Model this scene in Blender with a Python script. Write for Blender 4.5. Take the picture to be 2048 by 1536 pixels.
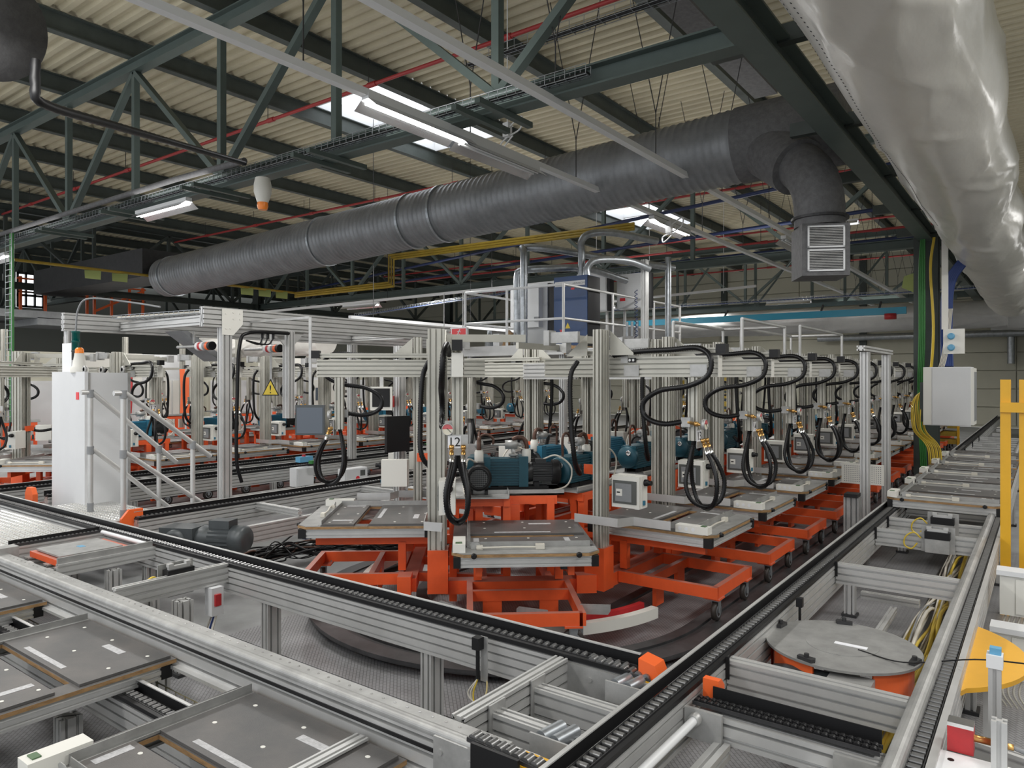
import bpy, math, random
from mathutils import Vector, Matrix
for o in list(bpy.data.objects): bpy.data.objects.remove(o)
C = bpy.context.scene.collection
S = bpy.context.scene
PI = math.pi
R = math.radians
random.seed(7)

# ------------------------------------------------------------------ camera, light, exposure
cam = bpy.data.objects.new('camera', bpy.data.cameras.new('camera'))
C.objects.link(cam)
cam.location = (0, 0, 2.2)
cam.rotation_euler = (R(90), 0, R(36.5))
cam.data.sensor_width = 36
cam.data.lens = 1443 / 2048 * 36
cam.data.shift_y = -13 / 2048
cam.data.clip_start = 0.05
cam.data.clip_end = 300
S.camera = cam
S.view_settings.view_transform = 'Standard'
S.view_settings.look = 'None'
S.view_settings.gamma = 1
S.view_settings.use_curve_mapping = False
S.view_settings.exposure = 0.27
W = bpy.data.worlds.new('sky')
S.world = W
W.use_nodes = True
W.node_tree.nodes['Background'].inputs[0].default_value = (0.93, 0.96, 1.0, 1)
W.node_tree.nodes['Background'].inputs[1].default_value = 1.15


def area(x, y, z, sx, sy, p, rz=0, tilt=0, col=(1, .985, .96)):
    l = bpy.data.lights.new('lamp_and_fill_light', 'AREA')
    l.shape = 'RECTANGLE'
    l.size = sx
    l.size_y = sy
    l.energy = p
    l.color = col
    o = bpy.data.objects.new('lamp_and_fill_light', l)
    o.location = (x, y, z)
    o.rotation_euler = (tilt, 0, rz)
    C.objects.link(o)
    o['kind'] = 'helper'
    return o


LAMP_FILL_W = 90
# area lights added in rows to light the hall, most with no fitting there
for lx, rows in ((1.6, (0, 4, 8, 13, 19, 26)), (-5.5, (-2.5, 1.2, 5.75, 12.9, 17, 25, 31)), (-11.2, (-2.5, 2.5, 6.6, 12.2, 16, 20.5, 28, 34)),
                 (-16.4, (2.5, 6.6, 11.8, 17, 23, 30)), (-33, (4, 12, 20, 28)), (-22, (2.5, 7, 12, 17, 23, 30))):
    for ly in rows:
        area(lx, ly, 4.86, 1.6, .5, LAMP_FILL_W, rz=PI / 2 if lx > -6 else 0)
        # added upward fill for the roof, standing in for light thrown up by lamps
        area(lx, ly, 5.2, 2.2, 1.6, LAMP_FILL_W * (.20 if lx > -15 else .10), tilt=PI)


# ------------------------------------------------------------------ materials
def mat(name, col, rough=.5, metal=0.0, noise=0.0, scale=8, bump=0.0, bscale=40, dust=0.0, spec=.5, emit=0, col2=None, stretch=None, alpha=None):
    m = bpy.data.materials.new(name)
    m.use_nodes = True
    nt = m.node_tree
    b = nt.nodes['Principled BSDF']
    b.inputs['Base Color'].default_value = (*col, 1)
    b.inputs['Roughness'].default_value = rough
    b.inputs['Metallic'].default_value = metal
    b.inputs['Specular IOR Level'].default_value = spec
    L = nt.links.new
    if noise or bump:
        tc = nt.nodes.new('ShaderNodeTexCoord')
        src = tc.outputs['Object']
        if stretch:
            mp = nt.nodes.new('ShaderNodeMapping')
            mp.inputs['Scale'].default_value = stretch
            L(src, mp.inputs[0])
            src = mp.outputs[0]
    cur = None
    if noise:
        n = nt.nodes.new('ShaderNodeTexNoise')
        n.inputs['Scale'].default_value = scale
        n.inputs['Detail'].default_value = 6
        n.inputs['Roughness'].default_value = .65
        L(src, n.inputs['Vector'])
        r = nt.nodes.new('ShaderNodeValToRGB')
        r.color_ramp.elements[0].position = .35
        r.color_ramp.elements[1].position = .68
        c2 = col2 or tuple(c * (1 - noise) for c in col)
        r.color_ramp.elements[0].color = (*c2, 1)
        r.color_ramp.elements[1].color = (*col, 1)
        L(n.outputs['Fac'], r.inputs[0])
        cur = r.outputs[0]
    if dust:
        g = nt.nodes.new('ShaderNodeNewGeometry')
        sp = nt.nodes.new('ShaderNodeSeparateXYZ')
        L(g.outputs['Normal'], sp.inputs[0])
        mr = nt.nodes.new('ShaderNodeMapRange')
        mr.inputs[1].default_value = .7
        mr.inputs[2].default_value = 1
        mr.inputs[4].default_value = dust
        L(sp.outputs['Z'], mr.inputs[0])
        mx = nt.nodes.new('ShaderNodeMix')
        mx.data_type = 'RGBA'
        mx.inputs[7].default_value = (.3, .27, .25, 1)
        if cur: L(cur, mx.inputs[6])
        else: mx.inputs[6].default_value = (*col, 1)
        L(mr.outputs[0], mx.inputs[0])
        cur = mx.outputs[2]
    if cur: L(cur, b.inputs['Base Color'])
    if bump:
        n2 = nt.nodes.new('ShaderNodeTexNoise')
        n2.inputs['Scale'].default_value = bscale
        n2.inputs['Detail'].default_value = 4
        L(src, n2.inputs['Vector'])
        bp = nt.nodes.new('ShaderNodeBump')
        bp.inputs['Strength'].default_value = bump
        bp.inputs['Distance'].default_value = .02
        L(n2.outputs['Fac'], bp.inputs['Height'])
        L(bp.outputs[0], b.inputs['Normal'])
    if emit:
        b.inputs['Emission Color'].default_value = (*col, 1)
        b.inputs['Emission Strength'].default_value = emit
    if alpha is not None:
        b.inputs['Transmission Weight'].default_value = alpha
    return m


M = {}
M['alu'] = mat('aluminium', (.62, .62, .61), .42, .5, .16, 2.5)
M['alu2'] = mat('aluminium_warm', (.54, .53, .475), .5, .4, .16, 2.5)
M['alud'] = mat('aluminium_dull', (.42, .42, .41), .5, .5, .3, 5)
M['steel'] = mat('steel_plate', (.50, .50, .49), .45, .5, .3, 6)
M['chrome'] = mat('bright_steel', (.75, .75, .74), .2, .95)
M['galv'] = mat('galvanised', (.46, .49, .52), .38, .75, .3, 9)
M['duct'] = mat('duct_metal', (.30, .31, .325), .46, .45, .3, 3)
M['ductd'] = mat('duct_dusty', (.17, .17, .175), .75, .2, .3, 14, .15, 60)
M['orange'] = mat('orange_paint', (.90, .125, .03), .42, 0, .18, 3, dust=.5)
M['orangec'] = mat('orange_plastic', (.85, .14, .03), .35)
M['red'] = mat('red_paint', (.55, .03, .035), .4, 0, .3, 6)
M['redp'] = mat('red_pipe', (.34, .03, .03), .45)
M['black'] = mat('black_plastic', (.009, .009, .010), .45, spec=.35)
M['rubber'] = mat('black_rubber', (.006, .006, .007), .36, spec=.35)
M['dark'] = mat('dark_steel', (.055, .055, .058), .5, .4, .3, 10)
M['track'] = mat('track_steel', (.085, .082, .085), .5, .35, .4, 4, col2=(.045, .045, .047))
M['white'] = mat('white_enamel', (.74, .75, .76), .4)
M['cab'] = mat('light_grey_cabinet', (.66, .67, .68), .5, 0, .05, 2)
M['plast'] = mat('ivory_plastic', (.72, .71, .66), .45)
M['grey'] = mat('grey_paint', (.26, .27, .28), .5, 0, .2, 5)
M['greyd'] = mat('dark_grey_paint', (.075, .085, .09), .42, .1, .2, 6)
M['teal'] = mat('teal_paint', (.012, .078, .112), .38, .1, .2, 8)
M['teal2'] = mat('blue_teal_paint', (.03, .18, .29), .4, .1, .2, 8)
M['greenp'] = mat('green_pump_paint', (.08, .15, .07), .45)
M['blue'] = mat('blue_enamel', (.018, .062, .19), .35, 0, .1, 3)
M['bluep'] = mat('blue_pipe', (.010, .022, .085), .45)
M['cyan'] = mat('cyan_beam', (.015, .30, .47), .4)
M['cyanl'] = mat('sky_blue_plastic', (.12, .35, .55), .4)
M['yellow'] = mat('yellow_paint', (.78, .42, .015), .4, 0, .12, 3)
M['yellowp'] = mat('yellow_pipe', (.42, .29, .03), .45, 0, .25, 4)
M['ydisc'] = mat('yellow_board', (.80, .42, .035), .5, 0, .12, 2)
M['green'] = mat('green_steel', (.060, .074, .069), .5, .1, .2, 3)
M['greenl'] = mat('light_green_steel', (.095, .125, .115), .5, .1, .15, 3)
M['purlin'] = mat('purlin_green', (.070, .086, .080), .55, .1, .25, 3)
M['gcable'] = mat('green_cable', (.04, .20, .045), .45)
M['ycable'] = mat('yellow_cable', (.65, .47, .05), .45)
M['bcable'] = mat('blue_cable', (.02, .05, .2), .45)
M['wcable'] = mat('pale_cable', (.6, .57, .5), .45)
M['roof'] = mat('roof_cream', (.56, .51, .37), .6, 0, .12, 1.5)
M['wallc'] = mat('wall_cream', (.50, .49, .40), .6, 0, .12, .6)
M['walld'] = mat('wall_dark', (.22, .23, .21), .6)
M['wood'] = mat('plywood_edge', (.42, .25, .11), .6, 0, .5, 14, stretch=(1, 1, 4))
M['board'] = mat('phenolic_board', (.125, .115, .108), .45, 0, .4, 3, .1, 200, col2=(.075, .075, .075))
M['tape'] = mat('white_tape', (.55, .55, .56), .5, 0, .35, 60)
M['brass'] = mat('brass', (.62, .36, .12), .28, .9)
M['copper'] = mat('brown_pipe', (.14, .075, .055), .45, .5, .5, 20)
M['glass'] = mat('smoked_glass', (.10, .105, .10), .12)
M['screen'] = mat('dark_screen', (.10, .12, .15), .25)
M['redlens'] = mat('red_lens', (.7, .02, .03), .25)
M['orlens'] = mat('orange_lens', (.95, .25, .02), .3)
M['teallens'] = mat('teal_lens', (.0, .11, .10), .2)
M['ysign'] = mat('sign_yellow', (.80, .60, .06), .5)
M['note'] = mat('green_note', (.26, .31, .09), .6)
M['paper'] = mat('paper', (.78, .79, .82), .6)
M['signred'] = mat('sign_red', (.72, .04, .05), .4)
M['tyre'] = mat('wheel_tyre', (.035, .028, .024), .5)
M['roller'] = mat('worn_roller', (.26, .26, .26), .3, .7)
M['tube_on'] = mat('lit_tube', (1, .98, .94), .4, emit=9)
M['refl'] = mat('reflector', (.62, .63, .66), .22, .85)
M['skyl'] = mat('skylight_sheet', (.93, .96, 1), .5, emit=1.6)
M['foil'] = mat('plastic_film', (.70, .685, .64), .27, 0, .12, 1.6, .5, 5, spec=.7, stretch=(1, .35, 1))
M['foild'] = mat('plastic_film_grey', (.40, .40, .39), .35, 0, .2, 1.2, .3, 3)
M['conc'] = mat('stair_grey', (.3, .3, .3), .7)


def floor_mat():
    m = mat('checker_floor', (.34, .34, .35), .42, .15, .45, 1.3, col2=(.20, .20, .205))
    nt = m.node_tree
    L = nt.links.new
    b = nt.nodes['Principled BSDF']
    tc = nt.nodes.new('ShaderNodeTexCoord')
    mp = nt.nodes.new('ShaderNodeMapping')
    mp.inputs['Rotation'].default_value = (0, 0, R(45))
    L(tc.outputs['Object'], mp.inputs[0])
    br = nt.nodes.new('ShaderNodeTexBrick')
    br.inputs['Scale'].default_value = 1
    br.inputs['Brick Width'].default_value = .05
    br.inputs['Row Height'].default_value = .025
    br.inputs['Mortar Size'].default_value = .003
    br.inputs['Mortar Smooth'].default_value = .5
    L(mp.outputs[0], br.inputs['Vector'])
    bp = nt.nodes.new('ShaderNodeBump')
    bp.inputs['Strength'].default_value = .6
    bp.inputs['Distance'].default_value = .004
    L(br.outputs['Fac'], bp.inputs['Height'])
    bp.invert = True
    L(bp.outputs[0], b.inputs['Normal'])
    src = b.inputs['Base Color'].links[0].from_socket
    mx = nt.nodes.new('ShaderNodeMix')
    mx.data_type = 'RGBA'
    mx.blend_type = 'MULTIPLY'
    mx.inputs[7].default_value = (.55, .55, .55, 1)
    L(br.outputs['Fac'], mx.inputs[0])
    L(src, mx.inputs[6])
    L(mx.outputs[2], b.inputs['Base Color'])
    return m


M['floor'] = floor_mat()
M['floor2'] = mat('floor_coating', (.30, .31, .31), .5, 0, .3, 1.1, col2=(.2, .2, .205))


# ------------------------------------------------------------------ mesh builder
class MB:
    def __init__(s):
        s.v = []
        s.f = []
        s.m = []
        s.s = []

    def add(s, vs, fs, mi=0, sm=False):
        k = len(s.v)
        s.v += [tuple(v) for v in vs]
        for f in fs:
            s.f.append(tuple(i + k for i in f))
            s.m.append(mi)
            s.s.append(sm)
        return s

    def bx(s, x0, x1, y0, y1, z0, z1, mi=0):
        return s.add([(x, y, z) for z in (z0, z1) for y in (y0, y1) for x in (x0, x1)],
                     [(0, 2, 3, 1), (4, 5, 7, 6), (0, 1, 5, 4), (2, 6, 7, 3), (0, 4, 6, 2), (1, 3, 7, 5)], mi)

    def sweep(s, p, q, prof, mi=0, sm=False, up=None):
        p = Vector(p)
        q = Vector(q)
        d = (q - p).normalized()
        u = Vector(up) if up else (Vector((0, 0, 1)) if abs(d.z) < .9 else Vector((0, 1, 0)))
        a = d.cross(u).normalized()
        b = a.cross(d).normalized()
        n = len(prof)
        vs = [p + a * x + b * y for x, y in prof] + [q + a * x + b * y for x, y in prof]
        fs = [(i, (i + 1) % n, n + (i + 1) % n, n + i) for i in range(n)]
        s.add(vs, fs, mi, sm)
        s.add(vs, [tuple(range(n))[::-1], tuple(range(n, 2 * n))], mi)
        return s

    def bar(s, p, q, w, h, mi=0, up=None):
        return s.sweep(p, q, [(-w / 2, -h / 2), (w / 2, -h / 2), (w / 2, h / 2), (-w / 2, h / 2)], mi, up=up)

    def prof(s, p, q, w, h, mi=0, pitch=.05, sl=.015, up=None):
        """slotted aluminium profile: the grooves are real"""
        def side(L):
            n = max(1, round(L / pitch))
            st = L / n
            dp = min(sl * 2.0, w * .28, h * .28)
            o = []
            for i in range(n):
                c = -L / 2 + st * (i + .5)
                o += [(c - sl / 2, 0), (c - sl / 2, dp), (c + sl / 2, dp), (c + sl / 2, 0)]
            return o
        P = [(-w / 2, -h / 2)] + [(t, -h / 2 + e) for t, e in side(w)] + [(w / 2, -h / 2)] + [(w / 2 - e, t) for t, e in side(h)]
        P += [(w / 2, h / 2)] + [(-t, h / 2 - e) for t, e in side(w)] + [(-w / 2, h / 2)] + [(-w / 2 + e, -t) for t, e in side(h)]
        return s.sweep(p, q, P, mi, up=up)

    def hb(s, p, q, w, h, t=.015, mi=0, up=None):
        """I beam"""
        P = [(-w / 2, -h / 2), (w / 2, -h / 2), (w / 2, -h / 2 + t), (t / 2, -h / 2 + t), (t / 2, h / 2 - t), (w / 2, h / 2 - t), (w / 2, h / 2), (-w / 2, h / 2),
             (-w / 2, h / 2 - t), (-t / 2, h / 2 - t), (-t / 2, -h / 2 + t), (-w / 2, -h / 2 + t)]
        return s.sweep(p, q, P, mi, up=up)

    def cyl(s, p, q, r, n=12, mi=0, r2=None):
        p = Vector(p)
        q = Vector(q)
        d = (q - p).normalized()
        u = Vector((0, 0, 1)) if abs(d.z) < .9 else Vector((1, 0, 0))
        a = d.cross(u).normalized()
        b = a.cross(d)
        r2 = r if r2 is None else r2
        ring = lambda c, rr: [c + a * (rr * math.cos(2 * PI * i / n)) + b * (rr * math.sin(2 * PI * i / n)) for i in range(n)]
        vs = ring(p, r) + ring(q, r2)
        s.add(vs, [(i, (i + 1) % n, n + (i + 1) % n, n + i) for i in range(n)], mi, True)
        s.add(vs, [tuple(range(n))[::-1], tuple(range(n, 2 * n))], mi)
        return s

    def lathe(s, p, d, pr, n=16, mi=0, sm=True):
        """profile pr = [(distance along d, radius)]"""
        p = Vector(p)
        d = Vector(d).normalized()
        u = Vector((0, 0, 1)) if abs(d.z) < .9 else Vector((1, 0, 0))
        a = d.cross(u).normalized()
        b = a.cross(d)
        vs = []
        for t, r in pr:
            r = max(r, 1e-4)
            vs += [p + d * t + a * (r * math.cos(2 * PI * i / n)) + b * (r * math.sin(2 * PI * i / n)) for i in range(n)]
        fs = []
        for k in range(len(pr) - 1):
            fs += [(k * n + i, k * n + (i + 1) % n, (k + 1) * n + (i + 1) % n, (k + 1) * n + i) for i in range(n)]
        s.add(vs, fs, mi, sm)
        s.add(vs, [tuple(range(n))[::-1], tuple(range((len(pr) - 1) * n, len(pr) * n))], mi)
        return s

    def tube(s, pts, r, n=8, mi=0, rib=0, rh=.15, sub=6, smooth=True):
        P = curve(pts, sub) if smooth and len(pts) > 2 else [Vector(p) for p in pts]
        if rib:
            Q = [P[0]]
            rem = rib
            for a, b in zip(P, P[1:]):
                L = (b - a).length
                t = rem
                while t < L:
                    Q.append(a.lerp(b, t / L))
                    t += rib
                rem = t - L
            P = Q
        rings = []
        pa = None
        for i, p in enumerate(P):
            d = (P[min(i + 1, len(P) - 1)] - P[max(i - 1, 0)]).normalized()
            if pa is None:
                u = Vector((0, 0, 1)) if abs(d.z) < .9 else Vector((1, 0, 0))
                a = d.cross(u).normalized()
            else:
                a = (pa - d * pa.dot(d)).normalized()
            pa = a
            b = d.cross(a)
            rr = r * (1 + (rh if (rib and i % 2) else 0))
            rings.append([p + a * (rr * math.cos(2 * PI * k / n)) + b * (rr * math.sin(2 * PI * k / n)) for k in range(n)])
        vs = [v for g in rings for v in g]
        fs = []
        for k in range(len(rings) - 1):
            fs += [(k * n + i, k * n + (i + 1) % n, (k + 1) * n + (i + 1) % n, (k + 1) * n + i) for i in range(n)]
        s.add(vs, fs, mi, True)
        s.add(vs, [tuple(range(n))[::-1], tuple(range((len(rings) - 1) * n, len(rings) * n))], mi)
        return s

    def prism(s, pts, z0, z1, mi=0, axis='z'):
        """2D outline extruded along an axis"""
        g = {'z': lambda a, b, c: (a, b, c), 'y': lambda a, b, c: (a, c, b), 'x': lambda a, b, c: (c, a, b)}[axis]
        n = len(pts)
        vs = [g(a, b, z0) for a, b in pts] + [g(a, b, z1) for a, b in pts]
        return s.add(vs, [tuple(range(n))[::-1], tuple(range(n, 2 * n))] + [(i, (i + 1) % n, n + (i + 1) % n, n + i) for i in range(n)], mi)

    def build(s, name, mats, parent=None, **kw):
        me = bpy.data.meshes.new(name)
        me.from_pydata(s.v, [], s.f)
        if isinstance(mats, str): mats = [mats]
        for k in mats: me.materials.append(M[k])
        me.polygons.foreach_set('material_index', s.m)
        me.polygons.foreach_set('use_smooth', s.s)
        me.validate()
        me.update()
        o = bpy.data.objects.new(name, me)
        C.objects.link(o)
        if parent: o.parent = parent
        for k, v in kw.items(): o[k] = v
        return o


def curve(pts, sub=6):
    P = [Vector(p) for p in pts]
    P = [P[0] * 2 - P[1]] + P + [P[-1] * 2 - P[-2]]
    o = []
    for i in range(1, len(P) - 2):
        a, b, c, d = P[i - 1:i + 3]
        for k in range(sub):
            t = k / sub
            o.append(.5 * ((2 * b) + (c - a) * t + (2 * a - 5 * b + 4 * c - d) * t * t + (3 * b - a - 3 * c + d) * t ** 3))
    o.append(P[-2])
    return o


def thing(name, loc, rz, label, cat, group=None, kind=None):
    o = bpy.data.objects.new(name, None)
    o.empty_display_size = .2
    C.objects.link(o)
    o.location = loc
    o.rotation_euler = (0, 0, rz)
    o['label'] = label
    if kind: o['kind'] = kind
    if cat: o['category'] = cat
    if group: o['group'] = group
    return o


def tag(o, label, cat, group=None, kind=None):
    o['label'] = label
    if cat: o['category'] = cat
    if group: o['group'] = group
    if kind: o['kind'] = kind
    return o


def struct(o, label=None):
    o['kind'] = 'structure'
    if label: o['label'] = label
    return o


KIDS = {}


def kids(root):
    """children listed once per prototype, so copying stays fast"""
    if root.name not in KIDS: KIDS[root.name] = [o for o in C.objects if o.parent == root]
    return KIDS[root.name]


def dup(root, loc, rz, label, group=None, skip=()):
    r = root.copy()
    C.objects.link(r)
    r.location = loc
    r.rotation_euler = (0, 0, rz)
    r['label'] = label
    if group: r['group'] = group
    for ch in kids(root):
        if ch.name.split('.')[0] in skip: continue
        c = ch.copy()
        C.objects.link(c)
        c.parent = r
        for g in kids(ch):
            d = g.copy()
            C.objects.link(d)
            d.parent = c
    return r


def text(body, size, parent, loc, rot, mk='black', name='lettering'):
    c = bpy.data.curves.new(name, 'FONT')
    c.body = body
    c.size = size
    c.extrude = .0006
    c.align_x = 'CENTER'
    c.align_y = 'CENTER'
    t = bpy.data.objects.new('tmp', c)
    C.objects.link(t)
    bpy.context.view_layer.update()
    me = bpy.data.meshes.new_from_object(t.evaluated_get(bpy.context.evaluated_depsgraph_get()))
    bpy.data.objects.remove(t)
    me.materials.clear()
    me.materials.append(M[mk])
    o = bpy.data.objects.new(name, me)
    C.objects.link(o)
    o.parent = parent
    o.location = loc
    o.rotation_euler = rot
    return o


ORD = 'first second third fourth fifth sixth seventh eighth ninth tenth eleventh twelfth thirteenth fourteenth fifteenth sixteenth seventeenth eighteenth nineteenth twentieth'.split()

# ------------------------------------------------------------------ setting: floor, walls, roof
XW, YW, XR = -46.0, 38.0, 8.0
struct(MB().bx(XW, XR, -6, YW, -.2, 0).build('floor', 'floor2'), 'grey coated concrete floor of the factory hall')
f = MB()
for i, (a, b, c, d) in enumerate(((-1.5, 3.0, -1, 11), (-7.6, -1.5, 1.2, 3.5), (-5.6, -1.5, 3.5, 18), (-7.6, -5.6, -1, 3.5))):
    f.bx(a + .004, b - .004, c + .004, d - .004, 0, .006 + .001 * i)
struct(f.build('floor_plate', 'floor'), 'grey tread plate covering the floor under the conveyors')

# back wall: horizontal cream panels, each its own
wb = struct(MB().bx(XW, XR, YW + .05, YW + .3, 0, 8.3).build('wall_back', 'wallc'), 'cream panelled end wall of the hall')
pm = None
for k in range(10):
    for j in range(6):
        if pm is None:
            pm = MB().bx(0, 8.96, -.05, .05, .02, .78).build('panel', 'wallc', wb)
            o = pm
        else:
            o = pm.copy()
            C.objects.link(o)
            o.parent = wb
        o.location = (XW + j * 9, YW, k * .8 + .1)
struct(MB().bx(XW - .3, XW, -6, YW, 0, 8.3).build('wall_left', 'walld'), 'dark far side wall of the hall')
struct(MB().bx(XR, XR + .3, -6, YW, 0, 8.3).build('wall_right', 'wallc'), 'cream side wall')

# roof sheets, corrugated along x, with the openings of the skylights
NODE0, ST = -4.86, 2.695
nodes = [NODE0 + ST * k for k in range(-15, 5)]
ROOFZ = 8.16
roof = thing('ceiling', (0, 0, 0), 0, 'cream corrugated metal roof sheets over green purlins', None, kind='structure')
RP = (YW + 6) / 169
holes = [(-6 + RP * 62, -6 + RP * 77), (-6 + RP * 110, -6 + RP * 125)]


def sheet(x0, x1, y0, y1):
    m = MB()
    p = RP
    n = round((y1 - y0) / p)
    ys = []
    for i in range(n):
        b = y0 + i * p
        ys += [(b, .075), (b + p * .36, .075), (b + p * .5, 0), (b + p * .86, 0)]
    ys.append((y1, .075))
    vs = [(x, y, ROOFZ + z) for x in (x0, x1) for y, z in ys]
    k = len(ys)
    m.add(vs, [(i, i + 1, k + i + 1, k + i) for i in range(k - 1)])
    return m.build('roof_sheet', 'roof', roof)


for a, b in zip(nodes, nodes[1:]):
    if -13.5 < a < -12.5:
        ys = [-6] + [t for h in holes for t in h] + [YW]
        for y0, y1 in zip(ys[::2], ys[1::2]): sheet(a, b, y0, y1)
    else:
        sheet(a, b, -6, YW)
for i, (h0, h1) in enumerate(holes):
    sk = thing('window_%d' % (i + 1), (0, 0, 0), 0, 'roof skylight with white glazing, ' + ('over the big round duct' if i == 0 else 'further back beyond the first one'), None, kind='structure')
    x0, x1 = nodes[nodes.index(min(nodes, key=lambda t: abs(t + 12.95)))], -10.25
    m = MB()
    for xx in (x0 + .02, x1 - .05): m.bx(xx, xx + .04, h0, h1, ROOFZ - .02, ROOFZ + .3)
    for yy in (h0, h1 - .04): m.bx(x0, x1, yy, yy + .04, ROOFZ - .02, ROOFZ + .3)
    m.bx(x0, x1, (h0 + h1) / 2 - .05, (h0 + h1) / 2 + .05, ROOFZ + .1, ROOFZ + .25)
    m.build('window_frame', 'white', sk)
    for j in range(2):
        ya = h0 + (h1 - h0) / 2 * j
        MB().bx(x0, x1, ya, ya + (h1 - h0) / 2, ROOFZ + .26, ROOFZ + .28).build('pane', 'skyl', sk)
# purlins
pn = 0
for a in nodes:
    o = MB().hb((a, -6, 7.98), (a, YW, 7.98), .16, .34, .02).build('trim_%d' % (pn + 1), 'purlin')
    struct(o, 'green roof purlin under the corrugated sheets')
    pn += 1


def truss(y, x0, x1, lab, m1='green', m2='greenl', along='x', zb=5.2, zt=7.7, c=0, first=NODE0):
    """lattice girder: chords, posts and diagonals, each a part"""
    t = thing('roof_truss', (0, 0, 0), 0, lab, None, kind='structure')
    g = (lambda u, z: (u, y, z)) if along == 'x' else (lambda u, z: (y, u, z))
    MB().hb(g(x0, zb), g(x1, zb), .20, .22, .02).build('bottom_chord', m1, t)
    MB().hb(g(x0, zt), g(x1, zt), .18, .22, .02).build('top_chord', m1, t)
    k = 0
    u = first
    while u > x0: u -= ST * 2
    us = []
    while u < x1 + .1:
        if u > x0 - .1: us.append((u, k))
        u += ST
        k += 1
    for u, k in us:
        MB().bar(g(u, zb + .1), g(u, zt - .1), .10, .10).build('post', m1 if (k % 2) else m2, t)
    for (ua, ka), (ub, kb) in zip(us, us[1:]):
        za, zb2 = (zb + .1, zt - .1) if ka % 2 == 0 else (zt - .1, zb + .1)
        MB().bar(g(ua, za), g(ub, zb2), .11, .09).build('diagonal', m2 if ka % 3 else m1, t)
    return t


truss(6.3, -27, -1.9, 'green steel lattice girder nearest the camera', 'greenl', 'greenl')
truss(18.3, -27, -1.9, 'green steel lattice girder behind the compressor platform', 'greenl', 'greenl')
truss(30.5, -27, 3, 'green steel lattice girder before the end wall', 'greenl', 'greenl')
truss(-27, -4, YW, 'green lattice girder running along the far side of the bay', 'green', 'green', along='y', first=6.3)
truss(12.2, -46, -27, 'green lattice girder of the darker bay beyond', 'green', 'green')
truss(24.0, -46, -27, 'rear green lattice girder of the darker bay beyond', 'green', 'green')
# eaves beam on the column line, with its brackets
b = MB().hb((-1.9, -4, 5.02), (-1.9, YW, 5.02), .24, .28, .02).build('trim_31', 'greenl')
struct(b, 'green beam running above the pallet conveyor under the wrapped duct')
for k in range(7):
    struct(MB().bar((-2.5, 6.5 + 2.6 * k, 5.2), (-1.2, 6.5 + 2.6 * k, 5.2), .1, .16).build('trim_%d' % (32 + k), 'green'), 'short green bracket across the beam')
# brackets under the near lattice girder
for k, xx in enumerate((-15.65, -12.9, -10.28, -7.6, -4.86)):
    for dy in (-.08, .08):
        struct(MB().bar((xx + dy * 2, 5.75, 5.055), (xx + dy * 2, 6.7, 5.055), .07, .06).build('trim_%d' % (45 + k), 'greenl'), 'short bracket below the near girder')
struct(MB().bx(-4.2, -3.8, -4, 13, 7.2, 7.32).build('trim_60', 'ductd'), 'flat grey sheet metal strip below the purlins')
# columns
col = struct(MB().hb((-1.9, 16.4, 0), (-1.9, 16.4, 5.0), .42, .34, .025).build('column', 'green'), 'green steel column beside the pallet conveyor')
for y in (6.3, 18.3, 30.5):
    struct(MB().hb((-27, y, 0), (-27, y, 8), .4, .3, .025).build('column', 'green'), 'green steel column on the far side of the bay')

# ------------------------------------------------------------------ big spiral duct along x with its branch and outlet box
def ductz(x): return 5.38 + .037 * (x + 4.8)


dt = thing('ventilation_duct', (0, 0, 0), 0, 'big round spiral-seam metal duct under the roof with an outlet box', 'duct')
pr = []
x = -3.4
while x > -18.85:
    pr += [(-3.4 - x, .50), (-3.4 - x + .018, .512), (-3.4 - x + .036, .50)]
    x -= .115
d0 = Vector((-3.4, 10, ductz(-3.4)))
MB().lathe(d0, Vector((-1, 0, -.037)), pr, 40).build('spiral_pipe', 'duct', dt)
for xx in (-8.9, -9.7, -12.3, -18.4):
    MB().lathe((xx, 10, ductz(xx)), (-1, 0, -.037), [(0, .50), (0, .53), (.05, .53), (.05, .50)], 40, sm=False).build('collar', 'galv', dt)
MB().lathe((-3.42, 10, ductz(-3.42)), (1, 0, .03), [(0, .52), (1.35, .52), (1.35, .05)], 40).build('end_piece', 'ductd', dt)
MB().bx(-26, -19.06, 9.45, 10.55, 4.85, 5.6).build('duct_standin_box', 'dark', dt)  # made-up dark box standing in where the duct is lost in the dark
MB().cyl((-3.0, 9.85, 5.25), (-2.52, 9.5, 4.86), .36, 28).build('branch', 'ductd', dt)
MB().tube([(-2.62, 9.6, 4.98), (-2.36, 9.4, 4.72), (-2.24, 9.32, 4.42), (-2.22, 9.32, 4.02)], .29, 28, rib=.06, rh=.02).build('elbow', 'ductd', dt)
MB().lathe((-2.22, 9.32, 4.12), (0, 0, 1), [(0, .29), (0, .33), (.03, .33), (.03, .29)], 28, sm=False).build('collar', 'dark', dt)
obx = MB()
for (a, b_) in ((-.27, .27),): obx.bx(a, b_, a, b_, -.62, 0)
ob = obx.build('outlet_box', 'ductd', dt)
ob.location = (-2.22, 9.32, 4.03)
ob.rotation_euler = (0, 0, R(28))


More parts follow.
